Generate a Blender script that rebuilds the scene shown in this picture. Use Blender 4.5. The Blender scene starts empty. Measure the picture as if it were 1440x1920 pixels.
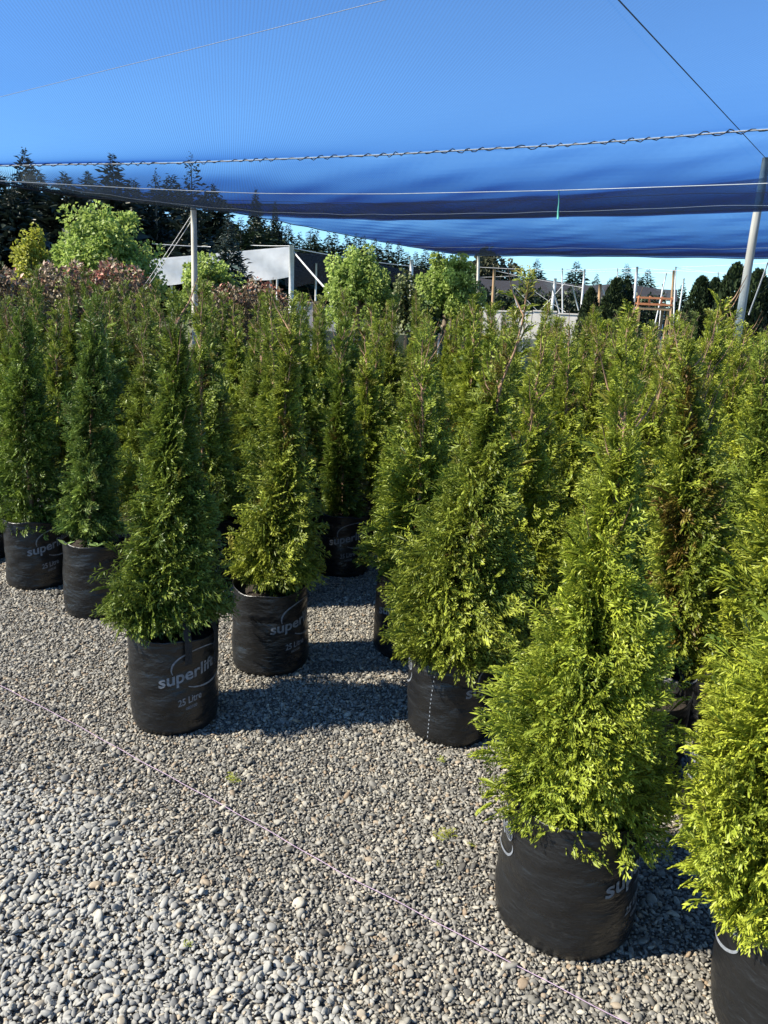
import bpy, math, random
import numpy as np
from mathutils import Vector, Matrix

# ------------------------------------------------------------------ camera, sky, sun, exposure
F = 1442.0                      # focal length in pixels of the 1440 x 1920 photograph
CAM_H, PITCH, ROLL = 1.5, math.radians(15.0), math.radians(2.5)
SUN_EL = 42.0
SUN_DIR = np.array([-0.975, -0.21]); SUN_DIR /= np.linalg.norm(SUN_DIR)   # plan direction towards the sun

scene = bpy.context.scene
COL = scene.collection
_fw = np.array([0, math.cos(PITCH), -math.sin(PITCH)])
_up = np.array([0, math.sin(PITCH), math.cos(PITCH)])
_rt = np.array([1.0, 0, 0])
CR = _rt * math.cos(ROLL) + _up * math.sin(ROLL)
CU = _up * math.cos(ROLL) - _rt * math.sin(ROLL)
CF = _fw
CC = np.array([0, 0, CAM_H])
cam = bpy.data.cameras.new('camera')
cam.sensor_fit = 'VERTICAL'; cam.sensor_height = 36.0; cam.lens = F / 1920 * 36.0
cam.clip_start = 0.05; cam.clip_end = 3000
camo = bpy.data.objects.new('camera', cam); COL.objects.link(camo)
camo.matrix_world = Matrix(((CR[0], CU[0], -CF[0], CC[0]), (CR[1], CU[1], -CF[1], CC[1]),
                            (CR[2], CU[2], -CF[2], CC[2]), (0, 0, 0, 1)))
scene.camera = camo

world = bpy.data.worlds.new('World'); scene.world = world; world.use_nodes = True
wn = world.node_tree; wn.nodes.clear()
sky = wn.nodes.new('ShaderNodeTexSky'); sky.sky_type = 'NISHITA'; sky.sun_disc = False
sky.sun_elevation = math.radians(SUN_EL)
sky.sun_rotation = math.atan2(SUN_DIR[0], SUN_DIR[1])
sky.altitude = 0; sky.air_density = 1.0; sky.dust_density = 0.0; sky.ozone_density = 4.0
bg = wn.nodes.new('ShaderNodeBackground'); bg.inputs['Strength'].default_value = 0.079
wo = wn.nodes.new('ShaderNodeOutputWorld')
tintn = wn.nodes.new('ShaderNodeMix'); tintn.data_type = 'RGBA'; tintn.blend_type = 'MULTIPLY'; tintn.inputs[0].default_value = 1.0
tintn.inputs[7].default_value = (0.62, 0.88, 1.10, 1)          # clear deep blue spring sky, even all over
wn.links.new(sky.outputs[0], tintn.inputs[6]); wn.links.new(tintn.outputs[2], bg.inputs[0]); wn.links.new(bg.outputs[0], wo.inputs[0])

sl = bpy.data.lights.new('sun', 'SUN'); sl.energy = 5.0; sl.angle = math.radians(0.53); sl.color = (1.0, 0.90, 0.74)
so = bpy.data.objects.new('sun', sl); COL.objects.link(so)
_ce = math.cos(math.radians(SUN_EL))
to_sun = Vector((SUN_DIR[0] * _ce, SUN_DIR[1] * _ce, math.sin(math.radians(SUN_EL))))
so.rotation_euler = to_sun.to_track_quat('Z', 'Y').to_euler(); so.location = (-8, -2, 12)

scene.view_settings.view_transform = 'Standard'; scene.view_settings.look = 'None'
scene.view_settings.exposure = 1.38; scene.view_settings.gamma = 1.0
scene.render.engine = 'CYCLES'
scene.cycles.use_denoising = True
scene.cycles.max_bounces = 8; scene.cycles.transparent_max_bounces = 128; scene.cycles.volume_bounces = 0
scene.cycles.caustics_reflective = False; scene.cycles.caustics_refractive = False

# ------------------------------------------------------------------ helpers
def ray(px, py):
    return CR * (px - 720) / F + CU * (960 - py) / F + CF
def at_z(px, py, z=0.0):
    d = ray(px, py); return CC + d * (z - CC[2]) / d[2]
def at_d(px, py, D):                                   # a point at horizontal distance D along the pixel's direction
    d = ray(px, py); return CC + d * D / math.hypot(d[0], d[1])
def at_y(px, py, y):
    d = ray(px, py); return CC + d * y / d[1]
def scale_at(P):                                       # metres per photo pixel at P
    return float((np.array(P) - CC) @ CF) / F

def mesh(name, V, Fc, smooth=False, attr=None, mats=None):
    V = np.asarray(V, dtype=np.float32).reshape(-1, 3)
    me = bpy.data.meshes.new(name)
    if isinstance(Fc, np.ndarray):
        n, k = Fc.shape
        me.vertices.add(len(V)); me.vertices.foreach_set('co', V.ravel())
        me.loops.add(n * k); me.polygons.add(n)
        me.loops.foreach_set('vertex_index', Fc.astype(np.int32).ravel())
        me.polygons.foreach_set('loop_start', np.arange(0, n * k, k, dtype=np.int32))
        me.update(calc_edges=True)
    else:
        me.from_pydata([tuple(v) for v in V.tolist()], [], Fc); me.update()
    if smooth:
        me.polygons.foreach_set('use_smooth', [True] * len(me.polygons))
    if attr is not None:
        a = me.attributes.new('leaf', 'FLOAT_COLOR', 'POINT')
        a.data.foreach_set('color', np.asarray(attr, dtype=np.float32).ravel())
    for m in (mats or []):
        me.materials.append(m)
    return me

def obj(name, me, parent=None, loc=None):
    o = bpy.data.objects.new(name, me); COL.objects.link(o)
    if parent is not None: o.parent = parent
    if loc is not None: o.location = tuple(float(c) for c in loc)
    return o

def tag(o, label=None, cat=None, group=None, kind=None):
    if label: o['label'] = label
    if cat: o['category'] = cat
    if group: o['group'] = group
    if kind: o['kind'] = kind
    return o

class MB:                                              # collects simple shapes into one mesh
    def __init__(s): s.V = []; s.Fc = []
    def add(s, V, Fc):
        b = len(s.V); s.V += [tuple(float(c) for c in v) for v in V]; s.Fc += [tuple(i + b for i in f) for f in Fc]
    def box(s, c, d, rz=0):
        c = np.array(c); h = np.array(d) / 2; ca, sa = math.cos(rz), math.sin(rz)
        P = []
        for z in (-1, 1):
            for x, y in ((-1, -1), (1, -1), (1, 1), (-1, 1)):
                lx, ly = x * h[0], y * h[1]
                P.append((c[0] + lx * ca - ly * sa, c[1] + lx * sa + ly * ca, c[2] + z * h[2]))
        s.add(P, [(3, 2, 1, 0), (4, 5, 6, 7), (0, 1, 5, 4), (1, 2, 6, 5), (2, 3, 7, 6), (3, 0, 4, 7)])
    def tube(s, pts, r, n=8, cap=True):
        pts = [np.array(p, float) for p in pts]
        rs = r if hasattr(r, '__len__') else [r] * len(pts)
        rings = []; V = []
        ref = np.array([0.0, 0, 1.0])
        for i, p in enumerate(pts):
            a = pts[max(i - 1, 0)]; b = pts[min(i + 1, len(pts) - 1)]
            t = b - a; t = t / (np.linalg.norm(t) + 1e-9)
            q = ref if abs(t @ ref) < 0.95 else np.array([1.0, 0, 0])
            u = np.cross(t, q); u /= np.linalg.norm(u); w = np.cross(t, u)
            for k in range(n):
                an = 2 * math.pi * k / n
                V.append(p + rs[i] * (math.cos(an) * u + math.sin(an) * w))
        Fc = []
        for i in range(len(pts) - 1):
            for k in range(n):
                k2 = (k + 1) % n
                Fc.append((i * n + k, i * n + k2, (i + 1) * n + k2, (i + 1) * n + k))
        if cap:
            Fc.append(tuple(range(n))); Fc.append(tuple(reversed(range((len(pts) - 1) * n, len(pts) * n))))
        s.add(V, Fc)
    def ribbon(s, pts, widths):                        # flat strip in the xy plane
        pts = [np.array(p, float) for p in pts]; V = []
        for i, p in enumerate(pts):
            t = pts[min(i + 1, len(pts) - 1)] - pts[max(i - 1, 0)]; t /= np.linalg.norm(t) + 1e-9
            nrm = np.array([-t[1], t[0], 0]); w = widths[i] / 2
            V += [p - nrm * w, p + nrm * w]
        s.add(V, [(2 * i, 2 * i + 2, 2 * i + 3, 2 * i + 1) for i in range(len(pts) - 1)])
    def build(s, name, mat, parent=None, smooth=False, loc=None):
        V = np.array(s.V)
        if loc is not None: V = V - np.array(loc)
        return obj(name, mesh(name, V, s.Fc, smooth, None, [mat]), parent, loc)

def copy_tree(o, parent=None):
    c = o.copy(); COL.objects.link(c); c.parent = parent
    for ch in list(o.children): copy_tree(ch, c)
    return c

# ------------------------------------------------------------------ materials
def new_mat(name):
    m = bpy.data.materials.new(name); m.use_nodes = True
    nt = m.node_tree; b = nt.nodes['Principled BSDF']; return m, nt, b
def N(nt, t, **kw):
    n = nt.nodes.new(t)
    for k, v in kw.items():
        if k in n.inputs: n.inputs[k].default_value = v
        else: setattr(n, k, v)
    return n
def ramp(nt, fac, stops):
    r = nt.nodes.new('ShaderNodeValToRGB'); nt.links.new(fac, r.inputs[0])
    e = r.color_ramp.elements
    while len(e) > 1: e.remove(e[-1])
    e[0].position = stops[0][0]; e[0].color = (*stops[0][1], 1)
    for p, c in stops[1:]:
        q = e.new(p); q.color = (*c, 1)
    return r.outputs[0]
def mixc(nt, fac, a, b, mode='MIX'):
    n = nt.nodes.new('ShaderNodeMix'); n.data_type = 'RGBA'; n.blend_type = mode
    for i, v in ((0, fac), (6, a), (7, b)):
        if hasattr(v, 'is_output'): nt.links.new(v, n.inputs[i])
        elif i == 0: n.inputs[0].default_value = v
        else: n.inputs[i].default_value = (*v, 1)
    return n.outputs[2]
def math_n(nt, op, a, b=None):
    n = nt.nodes.new('ShaderNodeMath'); n.operation = op
    for i, v in ((0, a), (1, b)):
        if v is None: continue
        if hasattr(v, 'is_output'): nt.links.new(v, n.inputs[i])
        else: n.inputs[i].default_value = v
    return n.outputs[0]
def coords(nt, scale=(1, 1, 1), rot=(0, 0, 0), kind='Object'):
    tc = nt.nodes.new('ShaderNodeTexCoord'); mp = nt.nodes.new('ShaderNodeMapping')
    mp.inputs['Scale'].default_value = scale; mp.inputs['Rotation'].default_value = rot
    nt.links.new(tc.outputs[kind], mp.inputs[0]); return mp.outputs[0]
def noise(nt, vec, scale, detail=4, rough=0.6):
    n = N(nt, 'ShaderNodeTexNoise', Scale=scale, Detail=detail, Roughness=rough)
    nt.links.new(vec, n.inputs['Vector']); return n.outputs[0]
def bump(nt, b, h, strength, dist):
    n = N(nt, 'ShaderNodeBump', Strength=strength, Distance=dist)
    nt.links.new(h, n.inputs['Height']); nt.links.new(n.outputs[0], b.inputs['Normal'])

def leaf_mat(name, deep, tip, brown=(0.12, 0.06, 0.025), trans=0.3, rough=0.5, spec=0.35):
    m, nt, b = new_mat(name)
    at = N(nt, 'ShaderNodeAttribute'); at.attribute_name = 'leaf'
    sp = nt.nodes.new('ShaderNodeSeparateColor'); nt.links.new(at.outputs['Color'], sp.inputs[0])
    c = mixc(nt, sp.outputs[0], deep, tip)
    c = mixc(nt, sp.outputs[2], c, brown)
    mr = N(nt, 'ShaderNodeMapRange'); mr.inputs['To Min'].default_value = 0.65; mr.inputs['To Max'].default_value = 1.3
    nt.links.new(sp.outputs[1], mr.inputs[0])
    cb = nt.nodes.new('ShaderNodeCombineXYZ')
    for i in range(3): nt.links.new(mr.outputs[0], cb.inputs[i])
    c = mixc(nt, 1.0, c, cb.outputs[0], 'MULTIPLY')
    oi = nt.nodes.new('ShaderNodeObjectInfo')
    c = mixc(nt, 1.0, c, oi.outputs['Color'], 'MULTIPLY')
    nt.links.new(c, b.inputs['Base Color'])
    b.inputs['Roughness'].default_value = rough; b.inputs['Specular IOR Level'].default_value = spec
    tr = nt.nodes.new('ShaderNodeBsdfTranslucent'); nt.links.new(c, tr.inputs[0])
    mx = nt.nodes.new('ShaderNodeMixShader'); mx.inputs[0].default_value = trans
    nt.links.new(b.outputs[0], mx.inputs[1]); nt.links.new(tr.outputs[0], mx.inputs[2])
    nt.links.new(mx.outputs[0], nt.nodes['Material Output'].inputs[0])
    return m

def plain(name, col, rough=0.7, var=0.35, scale=6.0, bmp=0.0, stretch=(1, 1, 1), metal=0.0):
    m, nt, b = new_mat(name)
    v = coords(nt, stretch); n = noise(nt, v, scale, 6)
    lo = tuple(c * (1 - var) for c in col); hi = tuple(min(c * (1 + var), 0.9) for c in col)
    nt.links.new(ramp(nt, n, [(0.3, lo), (0.7, hi)]), b.inputs['Base Color'])
    b.inputs['Roughness'].default_value = rough; b.inputs['Metallic'].default_value = metal
    if bmp: bump(nt, b, n, bmp, 0.01)
    return m

M = {}
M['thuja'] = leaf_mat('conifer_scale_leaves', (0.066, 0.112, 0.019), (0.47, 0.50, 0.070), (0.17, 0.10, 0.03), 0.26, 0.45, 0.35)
M['maple'] = leaf_mat('bright_maple_leaves', (0.14, 0.23, 0.045), (0.38, 0.48, 0.12), trans=0.45)
M['yellow'] = leaf_mat('yellow_shrub_leaves', (0.19, 0.23, 0.03), (0.44, 0.45, 0.07), trans=0.4)
M['red'] = leaf_mat('red_tipped_hedge_leaves', (0.125, 0.105, 0.058), (0.42, 0.14, 0.11), (0.44, 0.36, 0.27), trans=0.2)
M['spruce'] = leaf_mat('blue_spruce_needles', (0.018, 0.034, 0.030), (0.055, 0.085, 0.075), trans=0.1)
M['pine'] = leaf_mat('pine_needles', (0.014, 0.028, 0.014), (0.040, 0.066, 0.030), trans=0.1)
M['dark_conifer'] = leaf_mat('dark_hazed_cypress_needles', (0.018, 0.029, 0.024), (0.044, 0.062, 0.042), trans=0.05)  # distance haze put into the needle colour: lightened and turned bluish
M['hedge'] = leaf_mat('hedge_leaves', (0.014, 0.028, 0.012), (0.045, 0.07, 0.025), trans=0.15)
M['gum'] = leaf_mat('grey_green_leaves', (0.030, 0.040, 0.022), (0.075, 0.08, 0.045), trans=0.15)
M['weed'] = leaf_mat('seedling_leaves', (0.16, 0.28, 0.07), (0.30, 0.42, 0.14), trans=0.35)
M['bark'] = plain('reddish_bark', (0.30, 0.18, 0.11), 0.8, 0.45, 40, 0.5, (1, 1, 0.25))
M['greybark'] = plain('grey_bark', (0.16, 0.13, 0.10), 0.85, 0.4, 12, 0.5, (1, 1, 0.3))
M['soil'] = plain('potting_mix', (0.028, 0.019, 0.012), 0.95, 0.6, 90, 1.0)
M['strap'] = plain('black_webbing', (0.015, 0.015, 0.016), 0.7, 0.4, 300, 0.6)
M['post'] = plain('weathered_timber_post', (0.50, 0.48, 0.42), 0.8, 0.28, 14, 0.6, (1, 1, 0.12))
M['brownpost'] = plain('brown_timber_post', (0.30, 0.20, 0.11), 0.8, 0.3, 10, 0.4, (1, 1, 0.2))
M['steel'] = plain('galvanised_pipe', (0.55, 0.57, 0.58), 0.5, 0.15, 8)
M['wire'] = plain('pale_wire', (0.55, 0.56, 0.57), 0.5, 0.15, 8)
M['darkwire'] = plain('dark_wire', (0.015, 0.017, 0.03), 0.6, 0.2, 8)
M['rope'] = plain('bleached_rope', (0.26, 0.28, 0.31), 0.85, 0.25, 60, 0.5)
M['twine'] = plain('pink_string', (0.42, 0.30, 0.39), 0.8, 0.2, 80, 0.4)
M['greentwine'] = plain('green_twine', (0.10, 0.42, 0.33), 0.8, 0.2, 40)
M['concrete'] = plain('pale_concrete_panel', (0.52, 0.51, 0.48), 0.85, 0.18, 2.5, 0.2)
M['orange'] = plain('orange_painted_steel', (0.48, 0.19, 0.08), 0.5, 0.2, 4)

# black polythene: creases, dust, scuffs
m, nt, b = new_mat('black_polythene'); M['bag'] = m
v = coords(nt, (1, 1, 2.2), (0.3, 0.15, 0)); n1 = noise(nt, v, 8, 5, 0.5)
v2 = coords(nt, (6, 6, 22), (0.25, 0.1, 0.0)); n2 = noise(nt, v2, 2.2, 5, 0.6)
v3 = coords(nt, (1, 1, 1)); n3 = noise(nt, v3, 26, 8, 0.75)
scuff = ramp(nt, n3, [(0.58, (0, 0, 0)), (0.80, (1, 1, 1))])
sx = nt.nodes.new('ShaderNodeSeparateXYZ'); tc = nt.nodes.new('ShaderNodeTexCoord'); nt.links.new(tc.outputs['Object'], sx.inputs[0])
low = ramp(nt, sx.outputs['Z'], [(0.0, (1, 1, 1)), (0.16, (0.28, 0.28, 0.28)), (0.4, (0.15, 0.15, 0.15))])
dust = mixc(nt, 1.0, scuff, low, 'MULTIPLY')
col = mixc(nt, dust, (0.0115, 0.0115, 0.0118), (0.075, 0.072, 0.068))
nt.links.new(col, b.inputs['Base Color'])
rr = ramp(nt, n1, [(0.3, (0.24,) * 3), (0.7, (0.44,) * 3)]); nt.links.new(rr, b.inputs['Roughness'])
b.inputs['Specular IOR Level'].default_value = 0.45
hsum = math_n(nt, 'ADD', math_n(nt, 'MULTIPLY', n1, 0.7), math_n(nt, 'MULTIPLY', n2, 0.10))
bump(nt, b, hsum, 0.75, 0.035)
# worn grey print
m, nt, b = new_mat('worn_grey_print'); M['print'] = m
v = coords(nt); n1 = noise(nt, v, 60, 6, 0.7)
nt.links.new(ramp(nt, n1, [(0.25, (0.08, 0.085, 0.095)), (0.6, (0.24, 0.255, 0.28))]), b.inputs['Base Color'])
b.inputs['Roughness'].default_value = 0.55
# ground under the stones and far away
m, nt, b = new_mat('dusty_gravel_bed'); M['ground'] = m
v = coords(nt); n1 = noise(nt, v, 1.3, 5); n2 = noise(nt, v, 70, 3, 0.7)
vo = N(nt, 'ShaderNodeTexVoronoi', Scale=75.0); nt.links.new(v, vo.inputs['Vector'])
c = mixc(nt, n2, (0.06, 0.056, 0.05), (0.19, 0.18, 0.16))
c2 = mixc(nt, ramp(nt, n1, [(0.4, (0, 0, 0)), (0.65, (1, 1, 1))]), c, (0.16, 0.135, 0.10))
nt.links.new(c2, b.inputs['Base Color']); b.inputs['Roughness'].default_value = 0.95
bump(nt, b, vo.outputs['Distance'], 0.8, 0.02)
# far grass / soil
M['field'] = plain('dry_field', (0.075, 0.085, 0.035), 0.95, 0.4, 0.35, 0.3)

def stone_mat(name, stops):
    m, nt, b = new_mat(name)
    oi = nt.nodes.new('ShaderNodeObjectInfo')
    c = ramp(nt, oi.outputs['Random'], stops)
    v = coords(nt, (1, 1, 1), kind='Object'); n = noise(nt, v, 0.9, 5, 0.7)
    k = ramp(nt, n, [(0.3, (0.64, 0.622, 0.58)), (0.7, (0.98, 0.955, 0.90))])
    c = mixc(nt, 1.0, c, k, 'MULTIPLY')
    nt.links.new(c, b.inputs['Base Color']); b.inputs['Roughness'].default_value = 0.7
    b.inputs['Specular IOR Level'].default_value = 0.3
    return m
M['stone_coarse'] = stone_mat('grey_river_stone', [(0.0, (0.16, 0.16, 0.16)), (0.15, (0.30, 0.295, 0.285)), (0.45, (0.36, 0.355, 0.34)), (0.75, (0.42, 0.41, 0.385)), (0.90, (0.47, 0.45, 0.40)), (0.96, (0.40, 0.32, 0.23)), (1.0, (0.60, 0.57, 0.50))])
M['stone_fine'] = stone_mat('dusty_fine_stone', [(0.0, (0.09, 0.085, 0.08)), (0.2, (0.20, 0.19, 0.17)), (0.5, (0.29, 0.275, 0.25)), (0.75, (0.38, 0.36, 0.32)), (0.88, (0.45, 0.41, 0.34)), (0.95, (0.30, 0.22, 0.15)), (1.0, (0.60, 0.55, 0.46))])

def net_mat(name, density, col, thread, tscale, rotz, tcol=(0.105, 0.122, 0.125), tt=0.55):
    m, nt, b = new_mat(name); nt.nodes.remove(b)
    out = nt.nodes['Material Output']
    v = coords(nt, (1, 1, 1), (0, 0, rotz))
    w1 = N(nt, 'ShaderNodeTexWave', Scale=tscale, Distortion=0.4, Detail=1.0); w1.bands_direction = 'X'
    nt.links.new(v, w1.inputs['Vector'])
    w2 = N(nt, 'ShaderNodeTexWave', Scale=tscale * 0.6, Distortion=0.3); w2.bands_direction = 'Y'
    nt.links.new(v, w2.inputs['Vector'])
    n1 = noise(nt, v, 1.6, 5)
    f = math_n(nt, 'MAXIMUM', w1.outputs['Fac'], math_n(nt, 'MULTIPLY', w2.outputs['Fac'], 0.35))
    f = math_n(nt, 'MULTIPLY', math_n(nt, 'POWER', f, 2.0), thread)
    f = math_n(nt, 'ADD', f, math_n(nt, 'MULTIPLY', n1, thread * 0.25))
    pa = N(nt, 'ShaderNodeAttribute'); pa.attribute_name = 'leaf'; ps = nt.nodes.new('ShaderNodeSeparateColor'); nt.links.new(pa.outputs['Color'], ps.inputs[0])
    f = math_n(nt, 'MULTIPLY', f, math_n(nt, 'SUBTRACT', math_n(nt, 'MULTIPLY', ps.outputs[0], 5.5), 0.1))     # thread veil raised where the slab is thickened, greying the net there
    tr = nt.nodes.new('ShaderNodeBsdfTransparent')
    di = nt.nodes.new('ShaderNodeBsdfDiffuse'); di.inputs[0].default_value = (*tcol, 1)
    tl = nt.nodes.new('ShaderNodeBsdfTranslucent'); tl.inputs[0].default_value = (*tcol, 1)
    md = nt.nodes.new('ShaderNodeMixShader'); md.inputs[0].default_value = tt
    nt.links.new(di.outputs[0], md.inputs[1]); nt.links.new(tl.outputs[0], md.inputs[2])
    mx = nt.nodes.new('ShaderNodeMixShader'); nt.links.new(f, mx.inputs[0])
    nt.links.new(tr.outputs[0], mx.inputs[1]); nt.links.new(md.outputs[0], mx.inputs[2])
    nt.links.new(mx.outputs[0], out.inputs['Surface'])
    va = nt.nodes.new('ShaderNodeVolumeAbsorption'); va.inputs['Color'].default_value = (*col, 1)
    va.inputs['Density'].default_value = density
    nt.links.new(va.outputs[0], out.inputs['Volume'])
    return m
NET_T = 0.010
M['net'] = net_mat('dark_shade_net', -math.log(0.87) / NET_T, (0.0, 0.33, 0.66), 0.15, 15.0, -0.2)
M['stitch'] = plain('dark_lacing', (0.02, 0.022, 0.03), 0.8, 0.2, 30)

def cloth_mat(name, col, alpha, trans):
    m, nt, b = new_mat(name)
    v = coords(nt); n1 = noise(nt, v, 2.0, 5)
    c = ramp(nt, n1, [(0.3, tuple(x * 0.8 for x in col)), (0.7, col)])
    nt.links.new(c, b.inputs['Base Color']); b.inputs['Roughness'].default_value = 0.9
    tl = nt.nodes.new('ShaderNodeBsdfTranslucent'); nt.links.new(c, tl.inputs[0])
    m1 = nt.nodes.new('ShaderNodeMixShader'); m1.inputs[0].default_value = trans
    nt.links.new(b.outputs[0], m1.inputs[1]); nt.links.new(tl.outputs[0], m1.inputs[2])
    tr = nt.nodes.new('ShaderNodeBsdfTransparent')
    m2 = nt.nodes.new('ShaderNodeMixShader'); m2.inputs[0].default_value = alpha
    nt.links.new(tr.outputs[0], m2.inputs[1]); nt.links.new(m1.outputs[0], m2.inputs[2])
    nt.links.new(m2.outputs[0], nt.nodes['Material Output'].inputs[0])
    return m
M['whitecloth'] = cloth_mat('white_shade_cloth', (0.80, 0.82, 0.84), 0.82, 0.5)
M['darkcloth'] = cloth_mat('dark_shade_cloth', (0.028, 0.028, 0.034), 0.82, 0.2)
M['greencloth'] = cloth_mat('green_fence_mesh', (0.03, 0.085, 0.06), 0.6, 0.3)

# ------------------------------------------------------------------ ground
rng = np.random.default_rng(7)
gV, gF = [], []
g = obj('ground', mesh('ground', [(-600, -80, -0.006), (600, -80, -0.006), (600, 900, -0.006), (-600, 900, -0.006)], [(0, 1, 2, 3)], mats=[M['field']]))
tag(g, 'dry grass field reaching to the horizon', 'ground', kind='structure')
g = obj('gravel_yard', mesh('gravel_yard', [(-14, -8, 0), (14, -8, 0), (22, 26, 0), (-20, 26, 0)], [(0, 1, 2, 3)], mats=[M['ground']]))
tag(g, 'dusty grey gravel yard under the shade net', 'gravel yard', kind='structure')

BW = np.array([0.835, -0.55]); BV = np.array([0.55, 0.835])           # bed axes: along the string, away from it
def bed(w, v): return BW * w + BV * v

# positions of the front plants (found from the bottoms of their bags)
HERO = {}
for k, (px, py) in dict(P1=(75, 1108), P2=(188, 1163), P3=(330, 1382), P4=(507, 1272), P5=(838, 1403), P6=(1043, 1793), P7=(1458, 2015)).items():
    p = at_z(px, py); d = p[:2] / np.linalg.norm(p[:2]); HERO[k] = p[:2] + d * 0.150
HERO['B8'] = (lambda p: p[:2] + 0.15 * p[:2] / np.linalg.norm(p[:2]))(at_z(640, 1085))
HERO['B9'] = (lambda p: p[:2] + 0.15 * p[:2] / np.linalg.norm(p[:2]))(at_z(765, 1150))
HERO['B12'] = (lambda p: p[:2] + 0.15 * p[:2] / np.linalg.norm(p[:2]))(at_z(1165, 1525))
HERO['B13'] = (lambda p: p[:2] + 0.15 * p[:2] / np.linalg.norm(p[:2]))(at_z(1345, 1400))

# stones
def pebble_set(n, mat, seed):
    c = bpy.data.collections.new('stone_shapes')
    r = np.random.default_rng(seed)
    import bmesh
    for i in range(n):
        bm = bmesh.new(); bmesh.ops.create_icosphere(bm, subdivisions=2, radius=1.0)
        sx, sy, sz = r.uniform(0.9, 1.55), r.uniform(0.6, 0.95), r.uniform(0.28, 0.55)
        dirs = r.normal(size=(5, 3)); dirs /= np.linalg.norm(dirs, axis=1)[:, None]; cut = r.uniform(0.6, 0.92, 5)
        for vtx in bm.verts:
            p = np.array(vtx.co)
            for dd, cc in zip(dirs, cut):
                e = p @ dd
                if e > cc: p = p - dd * (e - cc) * 0.85
            p = p * (1 + 0.05 * math.sin(3 * p[0] + i) * math.cos(2.3 * p[1]))
            vtx.co = (p[0] * sx, p[1] * sy, p[2] * sz)
        me = bpy.data.meshes.new('stone'); bm.to_mesh(me); bm.free()
        me.polygons.foreach_set('use_smooth', [True] * len(me.polygons)); me.materials.append(mat)
        c.objects.link(bpy.data.objects.new('stone', me))
    return c
def scatter(name, P, S, coll, label):
    me = bpy.data.meshes.new(name); me.vertices.add(len(P)); me.vertices.foreach_set('co', P.astype(np.float32).ravel())
    a = me.attributes.new('size', 'FLOAT', 'POINT'); a.data.foreach_set('value', S.astype(np.float32))
    me.update(); o = obj(name, me)
    ng = bpy.data.node_groups.new(name + '_nodes', 'GeometryNodeTree')
    ng.interface.new_socket('Geometry', in_out='INPUT', socket_type='NodeSocketGeometry')
    ng.interface.new_socket('Geometry', in_out='OUTPUT', socket_type='NodeSocketGeometry')
    gi = ng.nodes.new('NodeGroupInput'); go = ng.nodes.new('NodeGroupOutput')
    ip = ng.nodes.new('GeometryNodeInstanceOnPoints'); ci = ng.nodes.new('GeometryNodeCollectionInfo')
    ci.inputs['Collection'].default_value = coll; ci.inputs['Separate Children'].default_value = True; ci.inputs['Reset Children'].default_value = True
    ip.inputs['Pick Instance'].default_value = True
    rv = ng.nodes.new('FunctionNodeRandomValue'); rv.data_type = 'FLOAT_VECTOR'
    rv.inputs[0].default_value = (-0.75, -0.75, 0); rv.inputs[1].default_value = (0.75, 0.75, 6.283)
    na = ng.nodes.new('GeometryNodeInputNamedAttribute'); na.data_type = 'FLOAT'; na.inputs['Name'].default_value = 'size'
    ng.links.new(gi.outputs[0], ip.inputs['Points']); ng.links.new(ci.outputs[0], ip.inputs['Instance'])
    ng.links.new(rv.outputs[0], ip.inputs['Rotation']); ng.links.new(na.outputs[0], ip.inputs['Scale'])
    ng.links.new(ip.outputs[0], go.inputs[0])
    md = o.modifiers.new('stones', 'NODES'); md.node_group = ng
    tag(o, label, 'gravel', kind='stuff'); return o

def jitter(cell, x0, x1, y0, y1, r):
    xs = np.arange(x0, x1, cell); ys = np.arange(y0, y1, cell)
    X, Y = np.meshgrid(xs, ys); P = np.stack([X.ravel(), Y.ravel()], 1)
    return P + r.uniform(-0.5, 0.5, P.shape) * cell * 1.1
def in_view(P, margin=60):
    v = np.concatenate([P, np.zeros((len(P), 1))], 1) - CC
    z = v @ CF; x = 720 + F * (v @ CR) / z; y = 960 - F * (v @ CU) / z
    return (z > 0.2) & (x > -margin) & (x < 1440 + margin) & (y < 1920 + margin)
def wob(P):                                            # slow random edge between the two kinds of stone
    return 0.10 * np.sin(P[:, 0] * 3.1 + 1.0) + 0.08 * np.sin(P[:, 1] * 4.7 + P[:, 0] * 2.0) + 0.05 * np.sin(P[:, 0] * 9.0)
pots = np.array(list(HERO.values()))
def clear_of_pots(P, r=0.135):
    d = np.linalg.norm(P[:, None, :] - pots[None], axis=2); return (d > r).all(1)

r1 = np.random.default_rng(3)
P = jitter(0.0116, -3.0, 1.9, 0.5, 3.4, r1); P = P[in_view(P, 200)]
bv = P @ BV + wob(P)
P = P[(bv + r1.normal(0, 0.07, len(P))) < 1.17]; P = np.concatenate([P, P])
S = np.clip(r1.lognormal(math.log(0.0063), 0.34, len(P)), 0.0035, 0.0165)
Z = r1.uniform(0.0, 0.010, len(P)) + S * 0.25
P3d = np.concatenate([P + r1.normal(0, 0.004, P.shape), Z[:, None]], 1)
scatter('gravel', P3d, S, pebble_set(10, M['stone_coarse'], 1), 'clean grey river stones spread along the path side of the pink string')

P = jitter(0.0084, -3.4, 2.0, 0.5, 4.8, r1); P = P[in_view(P, 60)]
bv = P @ BV + wob(P)
P = P[(bv + r1.normal(0, 0.06, len(P))) > 1.10]; P = P[clear_of_pots(P)]
S = np.clip(r1.lognormal(math.log(0.0049), 0.38, len(P)), 0.0028, 0.017)
Z = r1.uniform(0.0, 0.006, len(P)) + S * 0.2
P3d = np.concatenate([P, Z[:, None]], 1)
scatter('gravel', P3d, S, pebble_set(9, M['stone_fine'], 2), 'fine dusty brown grey gravel around the black grow bags')

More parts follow.
